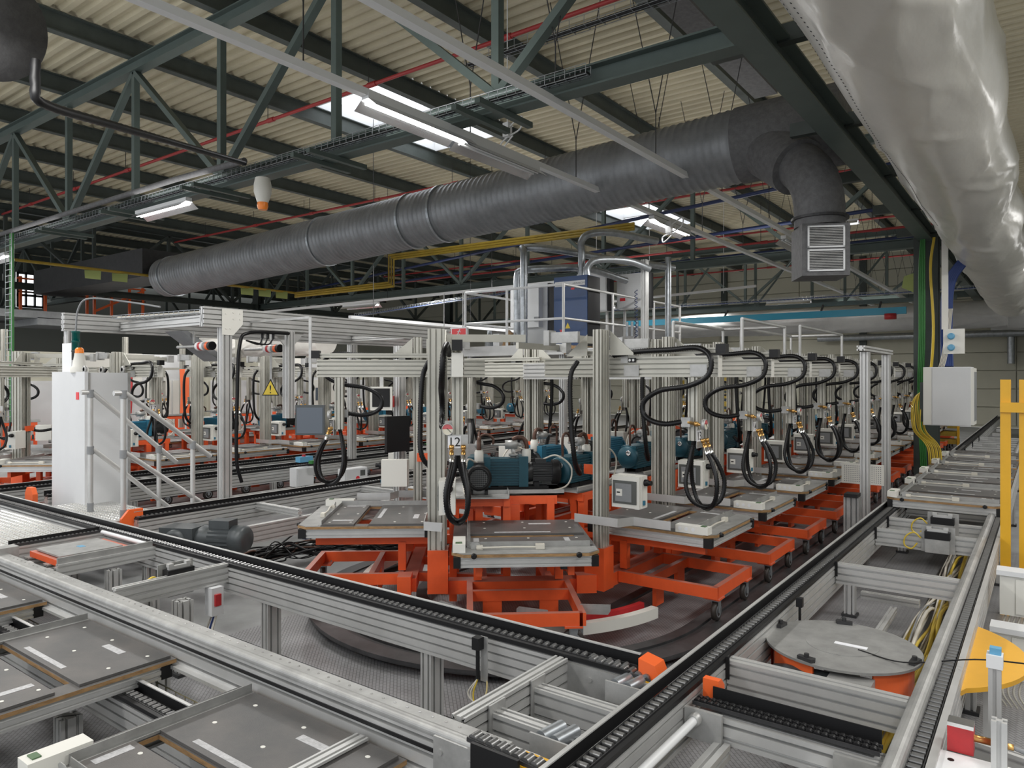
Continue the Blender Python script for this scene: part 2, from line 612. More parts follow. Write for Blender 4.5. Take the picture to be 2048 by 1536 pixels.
def louvre(par, w, z0, z1, axis):
    m = MB()
    e = .275
    q = lambda a0, a1, d0_, d1, zz0, zz1, mi: m.bx(a0, a1, -d1, -d0_, zz0, zz1, mi) if axis == 'y' else m.bx(d0_, d1, a0, a1, zz0, zz1, mi)
    q(-w, w, e - .005, e + .012, z0, z0 + .02, 0)
    q(-w, w, e - .005, e + .012, z1 - .02, z1, 0)
    q(-w, -w + .02, e - .005, e + .012, z0, z1, 0)
    q(w - .02, w, e - .005, e + .012, z0, z1, 0)
    q(-w, w, e - .004, e - .002, z0, z1, 1)
    o = m.build('grille', ['white', 'dark'], par)
    z = z0 + .03
    s = MB()
    while z < z1 - .03:
        (s.bx(-w + .02, w - .02, -e - .008, -e, z, z + .007) if axis == 'y' else s.bx(e, e + .008, -w + .02, w - .02, z, z + .007))
        z += .019
    s.build('slats', 'steel', o, kind='stuff')


louvre(ob, .21, -.29, -.03, 'y')
louvre(ob, .21, -.57, -.31, 'y')
louvre(ob, .21, -.57, -.03, 'x')

# ------------------------------------------------------------------ wrapped ducts (real folds in the film)
def wrapped(p, q, r, name, label, seed, sag=.0, mk='foil', amp=1.0, dots=True):
    random.seed(seed)
    p = Vector(p)
    q = Vector(q)
    L = (q - p).length
    d = (q - p).normalized()
    a = d.cross(Vector((0, 0, 1))).normalized()
    b = a.cross(d)
    nl, n = int(L / .07), 72
    folds = [(random.uniform(0, L), random.uniform(0, 2 * PI), random.uniform(.3, 1.3), random.uniform(-.9, .9), random.uniform(.010, .03)) for _ in range(int(L * 9))]
    vs = []
    for i in range(nl + 1):
        t = L * i / nl
        near = [f_ for f_ in folds if abs(f_[0] - t) < f_[2]]
        for k in range(n):
            an = 2 * PI * k / n
            rr = r + .012 * math.sin(t * 1.7 + 2 * math.sin(an)) + .010 * math.sin(3 * an + t * .8)
            for (tc, ac, w, sl, h) in near:
                da = (an - ac - sl * (t - tc) + PI) % (2 * PI) - PI
                rr += amp * h * math.exp(-(da / .09) ** 2) * (1 - abs(tc - t) / w)
            x_, y_ = rr * math.cos(an), rr * math.sin(an)
            if math.sin(an) > .2: y_ *= .86
            # film drawn in at the side seam
            x_ *= 1 + .05 * math.sin(t * 2.1) * max(0, math.cos(an))
            vs.append(p + d * t + a * x_ + b * (y_ - sag * math.sin(PI * t / L)))
    fs = [(i * n + k, i * n + (k + 1) % n, (i + 1) * n + (k + 1) % n, (i + 1) * n + k) for i in range(nl) for k in range(n)]
    root = thing(name, (0, 0, 0), 0, label, 'duct')
    m = MB().add(vs, fs, 0, True)
    m.add(vs, [tuple(range(n))[::-1], tuple(range(nl * n, nl * n + n))], 0)
    m.build('film_wrap', mk, root)
    if dots:
        s = MB()
        for an in (R(205), R(232)):
            t = .1
            while t < min(L, 14):
                i = min(int(t / L * nl), nl - 1)
                c = Vector(vs[i * n + round(an / (2 * PI) * n) % n]).lerp(Vector(vs[(i + 1) * n + round(an / (2 * PI) * n) % n]), t / L * nl - i)
                o_ = (c - (p + d * t)).normalized()
                s.cyl(c + o_ * .001, c + o_ * .004, .007, 6)
                t += .075
        s.build('perforations', 'black', root, kind='stuff')
    return root


wrapped((-.88, -2, 5.0), (-.88, 27, 4.65), .585, 'wrapped_duct', 'huge round duct wrapped in glossy translucent film running overhead above the pallet conveyor', 3)
wrapped((-22, 28.6, 4.35), (-1.0, 28.6, 4.35), .50, 'wrapped_duct', 'grey film-wrapped duct crossing the far end of the hall', 5, mk='foild', dots=False)
wrapped((-1.5, 29.4, 4.25), (5, 29.4, 4.25), .45, 'wrapped_duct', 'short film-wrapped duct behind the green column', 6, mk='foild', dots=False)
wrapped((-24, 14.2, 3.3), (-17.5, 14.2, 3.3), .42, 'wrapped_duct', 'pale film-wrapped duct behind the rear machines beyond the big aluminium frame', 8, mk='foil', dots=False, amp=1.5)

# dark duct at the top corner near the camera
nd = thing('round_duct', (0, 0, 0), 0, 'dark end of a round duct hanging in the top corner close to the camera', 'duct')
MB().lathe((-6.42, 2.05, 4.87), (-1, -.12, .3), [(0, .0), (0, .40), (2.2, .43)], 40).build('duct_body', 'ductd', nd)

# black insulated air pipe with its bend
o = MB().tube([(-6.19, 2.26, 4.62), (-6.19, 2.26, 4.42), (-6.24, 2.34, 4.32), (-6.9, 3.2, 4.52), (-9.2, 6.02, 5.26)], .035, 10, rib=.05, rh=.12, sub=10).build('insulated_pipe', 'black')
tag(o, 'black insulated pipe hanging from the round duct and bending off to the girder', 'pipe')
o = MB().tube([(-9.15, 5.98, 5.28), (-11, 5.98, 5.32), (-24, 5.98, 5.3)], .045, 10, smooth=False).build('grey_pipe', 'ductd')
tag(o, 'grey plastic pipe along the bottom chord of the near girder', 'pipe')

# ------------------------------------------------------------------ pipes under the roof
for i, (y, z, nm) in enumerate(((8.9, 7.45, 'nearest the camera'), (14.6, 7.4, 'above the big duct'), (19.6, 7.4, 'behind the second girder'), (25.5, 7.3, 'behind the far skylight'), (32, 7.0, 'close to the end wall'), (21.6, 6.2, 'low, beyond the second girder'))):
    t = thing('sprinkler_pipe', (0, y, z), 0, 'red sprinkler pipe across the roof, ' + nm, 'pipe')
    MB().cyl((-27, 0, 0), (-1.9, 0, 0), .035, 8).build('pipe_run', 'redp', t)
    for k in range(8):
        MB().cyl((-3.8 - 3 * k, 0, 0), (-3.8 - 3 * k, 0, .5 if z > 7 else 1.2), .008, 5).build('hanger', 'dark', t)
        MB().cyl((-3.8 - 3 * k, 0, -.0), (-3.6 - 3 * k, 0, -.0), .05, 8).build('coupling', 'redp', t)
tag(MB().tube([(-19, 14.2, 4.86), (-19, 6.4, 4.9)], .035, 8, smooth=False).build('gas_pipe', 'yellowp'), 'yellow gas pipe along the far side under the roof', 'pipe')
for k, dz in enumerate((0, .1, .2)):
    tag(MB().tube([(-19, 14.2, 4.86 - dz * .6), (-14.8 + dz, 14.2, 4.86 - dz * .6), (-14.8 + dz, 14.2, 5.62 - dz * .6), (-7.2, 14.2, 5.55 - dz * .6)], .033, 8, smooth=False).build('gas_pipe', 'yellowp'),
        ['upper', 'middle', 'lower'][k] + ' of the three yellow gas pipes stepping up behind the big duct', 'pipe')
for k in range(3):
    tag(MB().tube([(-27 + 0, 20.3 + .0, 5.55 + .0 + k * .25), (-2.2, 19.7 - k * 2.5, 5.6 + k * .25)], .045, 8, smooth=False).build('air_pipe', 'bluep'),
        'dark blue compressed air pipe, ' + ['lowest', 'middle', 'highest'][k] + ' of three under the roof', 'pipe')
tag(MB().bx(-12.2, -3.2, 23.2, 23.3, 4.02, 4.22).build('crane_rail', 'cyan'), 'bright cyan crane beam hanging before the film-wrapped far duct', 'beam')
tag(MB().lathe((-3.6, 23.2, 3.88), (0, 0, 1), [(0, .05), (0, .16), (.16, .16), (.16, .05)], 10).build('hoist_trolley', 'red'), 'small red hoist trolley at the end of the cyan beam', 'hoist')
for _x in (-11.5, -8.5, -5.5, -3.9): MB().bar((_x, 23.25, 4.2), (_x, 23.5, 4.42), .05, .05).build('beam_hanger', 'dark', bpy.data.objects['crane_rail'])
cr = thing('roof_rail', (0, 0, 0), 0, 'light green slender lattice rail carrying the cyan beam', 'beam')
MB().bar((-14, 23.6, 4.45), (-2, 23.6, 4.45), .1, .12).build('lower_rail', 'greenl', cr)
for k in range(5):
    MB().bar((-13 + 2.7 * k, 23.6, 4.5), (-13 + 2.7 * k, 23.6, 6.3), .07, .07).build('post', 'greenl', cr)
    MB().bar((-13 + 2.7 * k, 23.6, 4.5), (-11.65 + 2.7 * k, 23.6, 6.2), .05, .05).build('diagonal', 'greenl', cr)


# cable tray along the near girder: wire mesh with cables
def wire_tray(p, q, w, h, label, mk='galv', cab='bcable', pitch=.12):
    t = thing('cable_tray', (0, 0, 0), 0, label, 'cable tray')
    p, q = Vector(p), Vector(q)
    d = (q - p).normalized()
    s = d.cross(Vector((0, 0, 1))).normalized()
    m = MB()
    for a, z in ((-w / 2, 0), (-w / 2, h), (0, 0), (w / 2, 0), (w / 2, h)):
        m.bar(p + s * a + Vector((0, 0, z)), q + s * a + Vector((0, 0, z)), .006, .006)
    m.build('long_wires', mk, t)
    m = MB()
    L = (q - p).length
    n = int(L / pitch)
    for i in range(n + 1):
        c = p + d * (L * i / n)
        m.bar(c - s * (w / 2), c - s * (w / 2) + Vector((0, 0, h)), .006, .006)
        m.bar(c + s * (w / 2), c + s * (w / 2) + Vector((0, 0, h)), .006, .006)
        m.bar(c - s * (w / 2), c + s * (w / 2), .006, .006)
    m.build('cross_wires', mk, t, kind='stuff')
    for k in range(3):
        MB().tube([p + s * (w * (k - 1) * .25) + Vector((0, 0, .02)), q + s * (w * (k - 1) * .25) + Vector((0, 0, .02))], .014, 6, smooth=False).build('cable', cab, t)
    return t


wire_tray((-26, 6.12, 5.16), (-3.6, 6.12, 5.16), .10, .10, 'wire cable tray along the bottom of the near girder', cab='black')
wire_tray((-6.2, 7.4, 6.35), (-.5, 7.4, 6.35), .15, .12, 'wire tray with a thick black cable high up near the roof', cab='rubber', pitch=.2)
wire_tray((-14, 23.3, 4.62), (-.5, 23.3, 4.62), .2, .08, 'wire cable tray above the cyan beam')
wire_tray((-20, 17.6, 4.4), (-8.5, 17.6, 5.0), .2, .1, 'wire tray with blue cables behind the compressor platform')


# ------------------------------------------------------------------ lamps
def lamp_proto(lit):
    t = thing('ceiling_lamp', (0, 0, -5), 0, 'lamp', 'lamp')
    MB().bx(-.8, .8, -.05, .05, 0, .06).build('housing', 'white', t)
    m = MB()
    m.add([(-.8, -.05, 0), (.8, -.05, 0), (.8, -.16, -.09), (-.8, -.16, -.09)], [(0, 1, 2, 3)])
    m.add([(-.8, .05, 0), (.8, .05, 0), (.8, .16, -.09), (-.8, .16, -.09)], [(3, 2, 1, 0)])
    m.add([(-.8, -.052, .004), (.8, -.052, .004), (.8, -.162, -.086), (-.8, -.162, -.086)], [(3, 2, 1, 0)])
    m.add([(-.8, .052, .004), (.8, .052, .004), (.8, .162, -.086), (-.8, .162, -.086)], [(0, 1, 2, 3)])
    m.build('reflector', 'refl', t)
    for s in (-.035, .035): MB().cyl((-.76, s, -.03), (.76, s, -.03), .016, 8).build('tube', 'tube_on' if lit else 'white', t)
    return t


LON, LOFF = lamp_proto(True), lamp_proto(False)


def lamp(x, y, z, along_y, lab, lit=True, first={}):
    p = LON if lit else LOFF
    rz = PI / 2 if along_y else 0
    if p.name not in first:
        first[p.name] = 1
        p.location = (x, y, z)
        p.rotation_euler = (0, 0, rz)
        p['label'] = lab
        kids(p)
        for k in kids(p): kids(k)
        return p
    return dup(p, (x, y, z), rz, lab)


def trunk(x, y0, y1, z, lab, lab2=''):
    t = thing('lighting_trunking', (0, 0, 0), 0, lab, 'rail')
    MB().bar((x, y0, z), (x, y1, z), .09, .07).build('rail_body', 'white', t)
    y = y0 + 1
    while y < y1 - .5:
        for s in (-1, 1): MB().bar((x, y, z + .6), (x + s * .45, y, 7.8), .010, .010).build('chain', 'dark', t)
        MB().bar((x, y, z), (x, y, z + .6), .010, .010).build('chain', 'dark', t)
        y += 2.4
    return t


trunk(-5.5, .8, 34, 5.06, 'white lighting trunking passing just in front of the near skylight')
trunk(-4.1, .5, 34, 5.06, 'grey lighting trunking, second from the wrapped film duct')
trunk(-1.3 - 8.6, 14.9, 14.95, 5.0, 'stub of lighting trunking') if False else None
lamp(-5.5, 5.75, 5.0, True, 'lit fluorescent lamp on the trunking before the near skylight')
lamp(-5.5, 7.2, 4.97, True, 'unlit lamp with a shiny reflector under the near girder', lit=False)
lamp(-5.5, 12.3, 4.95, True, 'lit lamp on the trunking below the rear skylight')
lamp(-11.55, 6.05, 4.95, False, 'lit fluorescent lamp beneath the near girder')
lamp(-18.9, 6.05, 4.85, False, 'lit lamp beneath the near girder at the edge of the picture')
lamp(-17.2, 15.3, 4.45, False, 'lit lamp above the big aluminium frame')
lamp(-26.2, 13.5, 6.3, False, 'lit lamp far off under the end of the big duct')
lamp(-12.8, 22.2, 4.65, False, 'lit tube lamp beyond the compressor platform')
lamp(-15.5, 17.2, 3.75, False, 'small lit lamp low behind the aluminium frame')
lamp(-7.7, 27.7, 5.0, False, 'lit lamp before the end wall above the wrapped duct')
lamp(-5.6, 25, 7.2, False, 'lit lamp strip high before the end wall')
lamp(-3.4, 13.8, 4.7, True, 'unlit lamp beside the outlet box of the duct', lit=False)
lamp(-4.1, 15.2, 4.9, True, 'unlit lamp on the second trunking', lit=False)
t = thing('lighting_trunking', (0, 0, 0), 0, 'white trunking with a lit lamp crossing behind the compressor platform', 'rail')
MB().bar((-24, 15.3, 4.5), (-8.2, 15.3, 4.62), .09, .07).build('rail_body', 'white', t)
for xx in (-20, -16, -12): MB().bar((xx, 15.3, 4.6), (xx, 15.3, 8.17), .01, .01).build('chain', 'dark', t)
t = thing('lighting_trunking', (0, 0, 0), 0, 'white trunking low behind the platform railing', 'rail')
MB().bar((-12.5, 10.8, 3.55), (-12.5, 20, 3.55), .09, .07).build('rail_body', 'white', t)
for yy in (11.5, 15, 19): MB().bar((-12.5, yy, 3.55), (-12.5, yy, 8.17), .01, .01).build('chain', 'dark', t)
t = thing('lighting_trunking', (0, 0, 0), 0, 'white trunking crossing before the far wall above the cyan beam', 'rail')
MB().bar((-13, 21.8, 4.75), (-7, 21.8, 4.95), .09, .07).build('rail_body', 'white', t)
for xx in (-12.5, -10.5, -8): MB().bar((xx, 21.8, 4.8), (xx, 21.8, 8.17), .012, .012).build('chain', 'white', t)

# siren lamp under the near girder
t = thing('signal_siren', (-8.75, 6.0, 4.65), 0, 'grey siren with an orange lens hanging under the near girder', 'siren')
MB().lathe((0, 0, .32), (0, 0, -1), [(0, .10), (.1, .12), (.2, .12), (.34, .075)], 14).build('body', 'plast', t)
MB().lathe((0, 0, 0), (0, 0, -1), [(0, .07), (.07, .075), (.12, .06)], 14).build('lens', 'orlens', t)

# white sensor cluster under the skylights
for i, (x, y, z) in enumerate(((-6.3, 8.4, 5.9), (-5.35, 11.9, 4.95))):
    t = thing('junction_cluster', (x, y, z), 0, 'white junction box with loose cables ' + ('near the first skylight' if i == 0 else 'at the lit lamp below the rear skylight'), 'junction box')
    MB().bx(-.05, .05, -.05, .05, -.2, .0).build('box', 'white', t)
    if i == 0: MB().cyl((0, 0, 0), (0, 0, 8.17 - z), .008, 6).build('drop_rod', 'white', t)
    MB().tube([(0, 0, -.2), (.2, .05, -.1), (.25, 0, .05), (.05, 0, -.05)], .012, 6).build('cable', 'white', t)
    MB().tube([(0, 0, -.2), (-.15, .05, -.25), (-.1, 0, -.35), (.1, 0, -.2)], .012, 6).build('cable', 'white', t)


# ------------------------------------------------------------------ carousel: floor track
def racetrack(cx, cy, r, ylen, w, z0, z1, name, mk, parent, a0=180, a1=360, n=40, ends=True):
    m = MB()
    pts = []
    if ends: pts.append((cx - r, ylen, (-1, 0)))
    for i in range(n + 1):
        a = R(a0 + (a1 - a0) * i / n)
        pts.append((cx + r * math.cos(a), cy + r * math.sin(a), (math.cos(a), math.sin(a))))
    if ends: pts.append((cx + r, ylen, (1, 0)))
    vs = []
    for x, y, (nx, ny) in pts:
        for s, z in ((-w / 2, z0), (w / 2, z0), (w / 2, z1), (-w / 2, z1)):
            vs.append((x + nx * s, y + ny * s, z))
    k = len(pts)
    fs = [(i * 4 + j, i * 4 + (j + 1) % 4, (i + 1) * 4 + (j + 1) % 4, (i + 1) * 4 + j) for i in range(k - 1) for j in range(4)]
    m.add(vs, fs)
    m.add(vs, [(3, 2, 1, 0), ((k - 1) * 4, (k - 1) * 4 + 1, (k - 1) * 4 + 2, (k - 1) * 4 + 3)])
    return m.build(name, mk, parent)


def carousel_track(cx, cy, ylen, lab):
    t = thing('carousel_track', (0, 0, 0), 0, lab, 'track')
    racetrack(cx, cy, 1.99, ylen, .16, .075, .10, 'outer_rail', 'track', t)
    racetrack(cx, cy, 1.88, ylen, .06, .07, .085, 'wheel_groove', 'dark', t)
    racetrack(cx, cy, 1.79, ylen, .10, .075, .10, 'inner_rail', 'track', t)
    racetrack(cx, cy, 1.89, ylen, .34, .06, .074, 'base_strip', 'track', t)
    racetrack(cx, cy, 1.0, ylen, .10, .075, .10, 'centre_rail', 'track', t)
    racetrack(cx, cy, 1.55, ylen, .07, .17, .26, 'power_channel', 'plast', t, 262, 352, ends=False)
    racetrack(cx, cy, 1.42, ylen, .05, .17, .27, 'red_guide', 'red', t, 275, 352, ends=False)
    racetrack(cx, cy, 1.55, ylen, .07, .17, .26, 'power_channel', 'plast', t, 185, 232, ends=False)
    for a in (200, 245, 270, 300, 330):
        x, y = cx + 1.9 * math.cos(R(a)), cy + 1.9 * math.sin(R(a))
        MB().lathe((x, y, 0), (0, 0, 1), [(0, .06), (.02, .06), (.03, .02), (.07, .02)], 12).build('levelling_foot', 'black', t)
    for a in (280, 304, 322):
        x, y = cx + 1.55 * math.cos(R(a)), cy + 1.55 * math.sin(R(a))
        MB().bar((x - .05 * math.cos(R(a)), y - .05 * math.sin(R(a)), .215), (x + .05 * math.cos(R(a)), y + .05 * math.sin(R(a)), .215), .06, .12).build('clamp', 'galv', t)
        p = MB()
        p.prism([(0, 0), (.03, 0), (.03, .16), (.24, .16), (.26, .19), (.26, .24), (.02, .24), (0, .22)], -.003, .003, axis='y')
        o_ = p.build('guide_bracket', 'steel', t)
        o_.location = (x, y, .17)
        o_.rotation_euler = (0, 0, R(a + 70))
    return t


CX, CY = -4.2, 5.85
carousel_track(CX, CY, 27, 'dark curved floor track under the orange carts of the front carousel')
carousel_track(CX - 9.3, CY, 20, 'dark curved floor track under the orange carts of the rear carousel')


# ------------------------------------------------------------------ station cart (built once, copied)
def make_cart():
    t = thing('station_cart', (0, 0, 0), 0, '', 'cart')
    o = MB()
    for s in (-.43, .43): o.bar((.03, s, .355), (.97, s, .355), .05, .10)
    o.bar((.945, -.43, .355), (.945, .43, .355), .05, .10)
    o.bar((.06, -.43, .355), (.06, .43, .355), .05, .10)
    o.bar((.33, -.41, .36), (.33, .41, .36), .05, .085)
    o.build('lower_frame', 'orange', t)
    for s in (-.24, .24): MB().bx(.31, .35, s - .08, s + .08, .10, .32).build('leg_plate', 'orange', t)
    m = MB()
    m.bx(-.13, .07, -.80, -.62, .30, .68)
    m.bx(-.10, .02, -.64, .60, .28, .40)
    m.bx(-.06, .06, .52, .70, .28, .44)
    m.build('hinge_beam', 'orange', t)
    m = MB()
    for s in (-.36, .36): m.bar((-.45, s, .70), (.84, s, .70), .05, .08)
    m.bar((-.2, -.36, .70), (-.2, .36, .70), .05, .08)
    for s in (-.36, .36):
        m.bar((.05, s, .42), (.05, s, .68), .07, .07)
    m.build('pallet_frame', 'orange', t)
    for x_ in (.25, .55, .84):
        MB().bar((x_, .30, .71), (x_, .30, .79), .04, .05).build('support_pad', 'dark', t)
    m = MB()
    for x_ in (-.42, -.92):
        for s in (-.34, .34): m.bar((x_, s, .12), (x_, s, 1.06), .07, .07)
        m.bar((x_, -.4, 1.04), (x_, .4, 1.04), .06, .08)
        m.bar((x_, -.4, .62), (x_, .4, .62), .06, .07)
    for s in (-.34, .34): m.bar((-.94, s, 1.04), (-.4, s, 1.04), .06, .08)
    m.bar((-.42, .0, .45), (-.42, .0, 1.0), .09, .09)
    m.bar((-.92, -.3, .3), (-.1, -.3, .34), .06, .08)
    m.bar((-.92, .3, .3), (-.1, .3, .34), .06, .08)
    m.build('pump_stand', 'orange', t)
    m = MB()
    m.bx(-.94, -.40, -.47, .47, 1.085, 1.10)
    m.bx(-.41, -.40, -.47, .47, 1.085, 1.135)
    m.bx(-.94, -.93, -.47, .47, 1.085, 1.135)
    m.build('drip_tray', 'steel', t)
    # casters
    for s in (-.36, .36):
        c = MB()
        c.bx(.84, .98, s - .07, s + .07, .290, .304, 1)
        c.bx(.895, .965, s - .035, s + .035, .27, .29)
        for e in (-.030, .026):
            c.prism([(s - .035, .27), (s + .035, .27), (s + .018, .17), (s - .018, .17)], .93 + e, .93 + e + .004, axis='x')
        for (dx, dy) in ((.86, -.05), (.96, .05), (.96, -.05)): c.cyl((dx, s + dy, .304), (dx, s + dy, .318), .010, 6)
        c = c.build('caster_fork', ['galv', 'orange'], t)
        w = MB().lathe((.908, s, .187), (1, 0, 0), [(0, .060), (.004, .086), (.040, .086), (.044, .060)], 22)
        w.lathe((.905, s, .187), (1, 0, 0), [(0, .01), (.0, .056), (.050, .056), (.050, .045), (.044, .045), (.044, .02), (.056, .02), (.056, .01)], 20, mi=1, sm=False)
        w.build('wheel', ['tyre', 'galv'], c)
    # mast and arm
    MB().prof((0, -.725, .68), (0, -.725, 2.63), .15, .085, up=(1, 0, 0)).build('mast', 'alu2', t)
    MB().prof((-.14, -.70, .68), (-.14, -.70, 2.61), .13, .085, up=(1, 0, 0)).build('mast', 'alu2', t)
    ya = -.525
    a = MB().prof((-.72, ya, 2.295), (1.02, ya, 2.295), .085, .18).build('arm', 'alu2', t)
    MB().bx(1.02, 1.026, ya - .043, ya + .043, 2.205, 2.385).build('end_cap', 'plast', a)
    MB().bx(1.0, 1.085, ya - .04, ya + .04, 2.40, 2.48).build('end_cap', 'black', a)
    MB().prof((-.3, ya, 2.43), (1.0, ya, 2.43), .045, .045).build('top_rail', 'alu2', a)
    for x_ in (.15, .78): MB().bx(x_, x_ + .15, ya - .052, ya - .042, 2.21, 2.31).build('clamp_plate', 'steel', a)
    MB().bx(.12, .19, ya - .052, ya - .042, 2.33, 2.41).build('clamp_plate', 'steel', a)
    m = MB()
    m.bx(.20, .27, ya - .056, ya - .046, 2.335, 2.375, 1)
    for x_ in (.215, .25): m.cyl((x_, ya - .056, 2.355), (x_, ya - .064, 2.355), .012, 10, 0)
    m.build('socket_screws', ['chrome', 'black'], a)
    MB().prism([(.05, 2.62), (.28, 2.42), (.28, 2.40), (.05, 2.40)], -.645, -.635, axis='y').build('gusset', 'alu2', t)
    MB().prism([(-.45, 2.40), (-.22, 2.60), (-.22, 2.40)], -.60, -.59, axis='y').build('gusset', 'alu2', t)
    m = MB()
    m.bx(-.50, -.20, -.80, -.76, 2.52, 2.62)
    m.bx(-.56, -.50, -.82, -.70, 2.50, 2.64)
    m.build('top_bracket', 'steel', t)
    MB().bar((-.4, -.79, 2.57), (-.4, .1, 2.57), .04, .07).build('link_bar', 'alu2', t)
    # strap along the pallet
    m = MB()
    m.bar((.04, -.82, .93), (.22, -.82, .93), .008, .075)
    m.bar((.22, -.82, .93), (.29, -.66, .93), .008, .075)
    m.bar((.29, -.66, .93), (.64, -.66, .93), .008, .075)
    m.bar((-.22, -.82, .93), (.04, -.82, .93), .008, .075)
    m.build('guide_strap', 'alu', t)
    # drop tube with valve block, gauge and number plate
    d = MB().prof((.80, ya + .0, 1.66), (.80, ya, 2.20), .085, .085, up=(1, 0, 0)).build('drop_tube', 'alu2', t)
    MB().bx(.845, .85, ya - .07, ya + .08, 1.60, 1.76).build('number_plate', 'steel', d)
    m = MB()
    m.bx(.72, .80, ya - .10, ya - .044, 1.78, 1.86)
    m.build('valve_block', 'steel', d)
    m = MB()
    m.lathe((.78, ya - .09, 1.82), (1, -.1, -.15), [(0, .014), (.06, .014), (.06, .02), (.09, .02), (.09, .012), (.14, .012)], 10)
    m.build('nipple', 'brass', d)
    g = MB().lathe((.90, ya - .075, 1.805), (1, 0, -.0), [(0, .04), (.0, .045), (.035, .045), (.035, .040), (.030, .040)], 20)
    g.lathe((.90, ya - .075, 1.805), (1, 0, 0), [(.02, .01), (.031, .040)], 20, mi=1, sm=False)
    g.bar((.933, ya - .075 - .005, 1.815), (.933, ya - .075 + .03, 1.78), .004, .003, 2)
    g.build('pressure_gauge', ['steel', 'gface', 'black'], d)
    # hoses: two hanging loops and the long feed hose
    for k, dy in enumerate((-.045, .045)):
        yy = ya + dy
        h = MB().tube([(.80, yy * .2 + ya * .8, 1.68), (.765, ya - dy * .4, 1.5), (.75, ya - dy * 1.6, 1.3), (.80, ya - dy * 1.5, 1.14 + .02 * k), (.90, ya - dy * .2, 1.085 + .02 * k), (1.0, ya + dy * 1.4, 1.16), (1.03, ya + dy * 1.9, 1.32), (.98, ya + dy * 1.3, 1.48), (.93, yy, 1.56)], .017, 8, rib=.010, rh=.24, sub=8).build('hose_loop', 'rubber', t)
        MB().lathe((.93, yy, 1.555), (-.35, 0, 1), [(0, .02), (.05, .02), (.05, .016), (.06, .016)], 10).build('ferrule', 'chrome', h)
        MB().lathe((.912, yy, 1.61), (-.35, 0, 1), [(0, .018), (.03, .018), (.03, .014), (.045, .014), (.045, .02), (.075, .02), (.075, .01)], 8).build('coupling', 'brass', h)
    yh = ya - .085
    MB().tube([(.06, yh, 2.40), (.30, yh, 2.43), (.62, yh, 2.44), (.86, yh, 2.45), (.98, yh - .02, 2.37), (.965, yh - .03, 2.22), (.80, yh - .04, 2.13), (.55, yh - .05, 2.09), (.40, yh - .05, 2.00), (.38, yh - .05, 1.90), (.45, yh - .05, 1.83), (.58, yh - .04, 1.80), (.72, yh, 1.82)], .021, 8, rib=.011, rh=.22, sub=8).build('feed_hose', 'rubber', t)
    MB().tube([(-.2, -.80, 2.35), (-.24, -.86, 2.2), (-.22, -.88, 1.8), (-.2, -.85, 1.45), (-.3, -.6, 1.3), (-.45, -.35, 1.33)], .021, 8, rib=.011, rh=.22, sub=8).build('suction_hose', 'rubber', t)
    # control box
    c = MB()
    c.bx(.10, .37, -.66, -.55, 1.05, 1.33)
    c.bx(.09, .36, -.69, -.66, 1.045, 1.325)
    c = c.build('control_box', 'plast', t)
    MB().bx(.105, .335, -.698, -.69, 1.08, 1.285).build('window', 'glass', c)
    m = MB()
    m.bx(.13, .29, -.702, -.698, 1.10, 1.26, 0)
    m.bx(.14, .20, -.705, -.702, 1.15, 1.21, 1)
    m.bx(.15, .18, -.708, -.705, 1.175, 1.187, 2)
    m.build('breaker_panel', ['grey', 'plast', 'black'], c)
    MB().lathe((.37, -.60, 1.27), (1, 0, 0), [(0, .03), (.03, .03), (.03, .022), (.065, .022)], 12).build('knob', 'black', c)
    MB().bx(.37, .385, -.64, -.615, 1.075, 1.115).build('rocker_switch', 'teal2', c)
    m = MB()
    m.bar((.0, -.62, 1.35), (-.24, -.62, 1.35), .01, .09)
    m.build('cross_plate', 'orange', t)
    return t


# gauge face: red upper arc, green corner, painted flat on the dial
gm = mat('gauge_face', (.75, .70, .66), .35)
_nt = gm.node_tree
_tc = _nt.nodes.new('ShaderNodeTexCoord')
_sp = _nt.nodes.new('ShaderNodeSeparateXYZ')
_rp = _nt.nodes.new('ShaderNodeValToRGB')
_rp.color_ramp.interpolation = 'CONSTANT'
_rp.color_ramp.elements[0].color = (.72, .68, .55, 1)
_rp.color_ramp.elements[1].position = .52
_rp.color_ramp.elements[1].color = (.60, .12, .13, 1)
_nt.links.new(_tc.outputs['Generated'], _sp.inputs[0])
_nt.links.new(_sp.outputs['Z'], _rp.inputs[0])
_nt.links.new(_rp.outputs[0], _nt.nodes['Principled BSDF'].inputs['Base Color'])
M['gface'] = gm


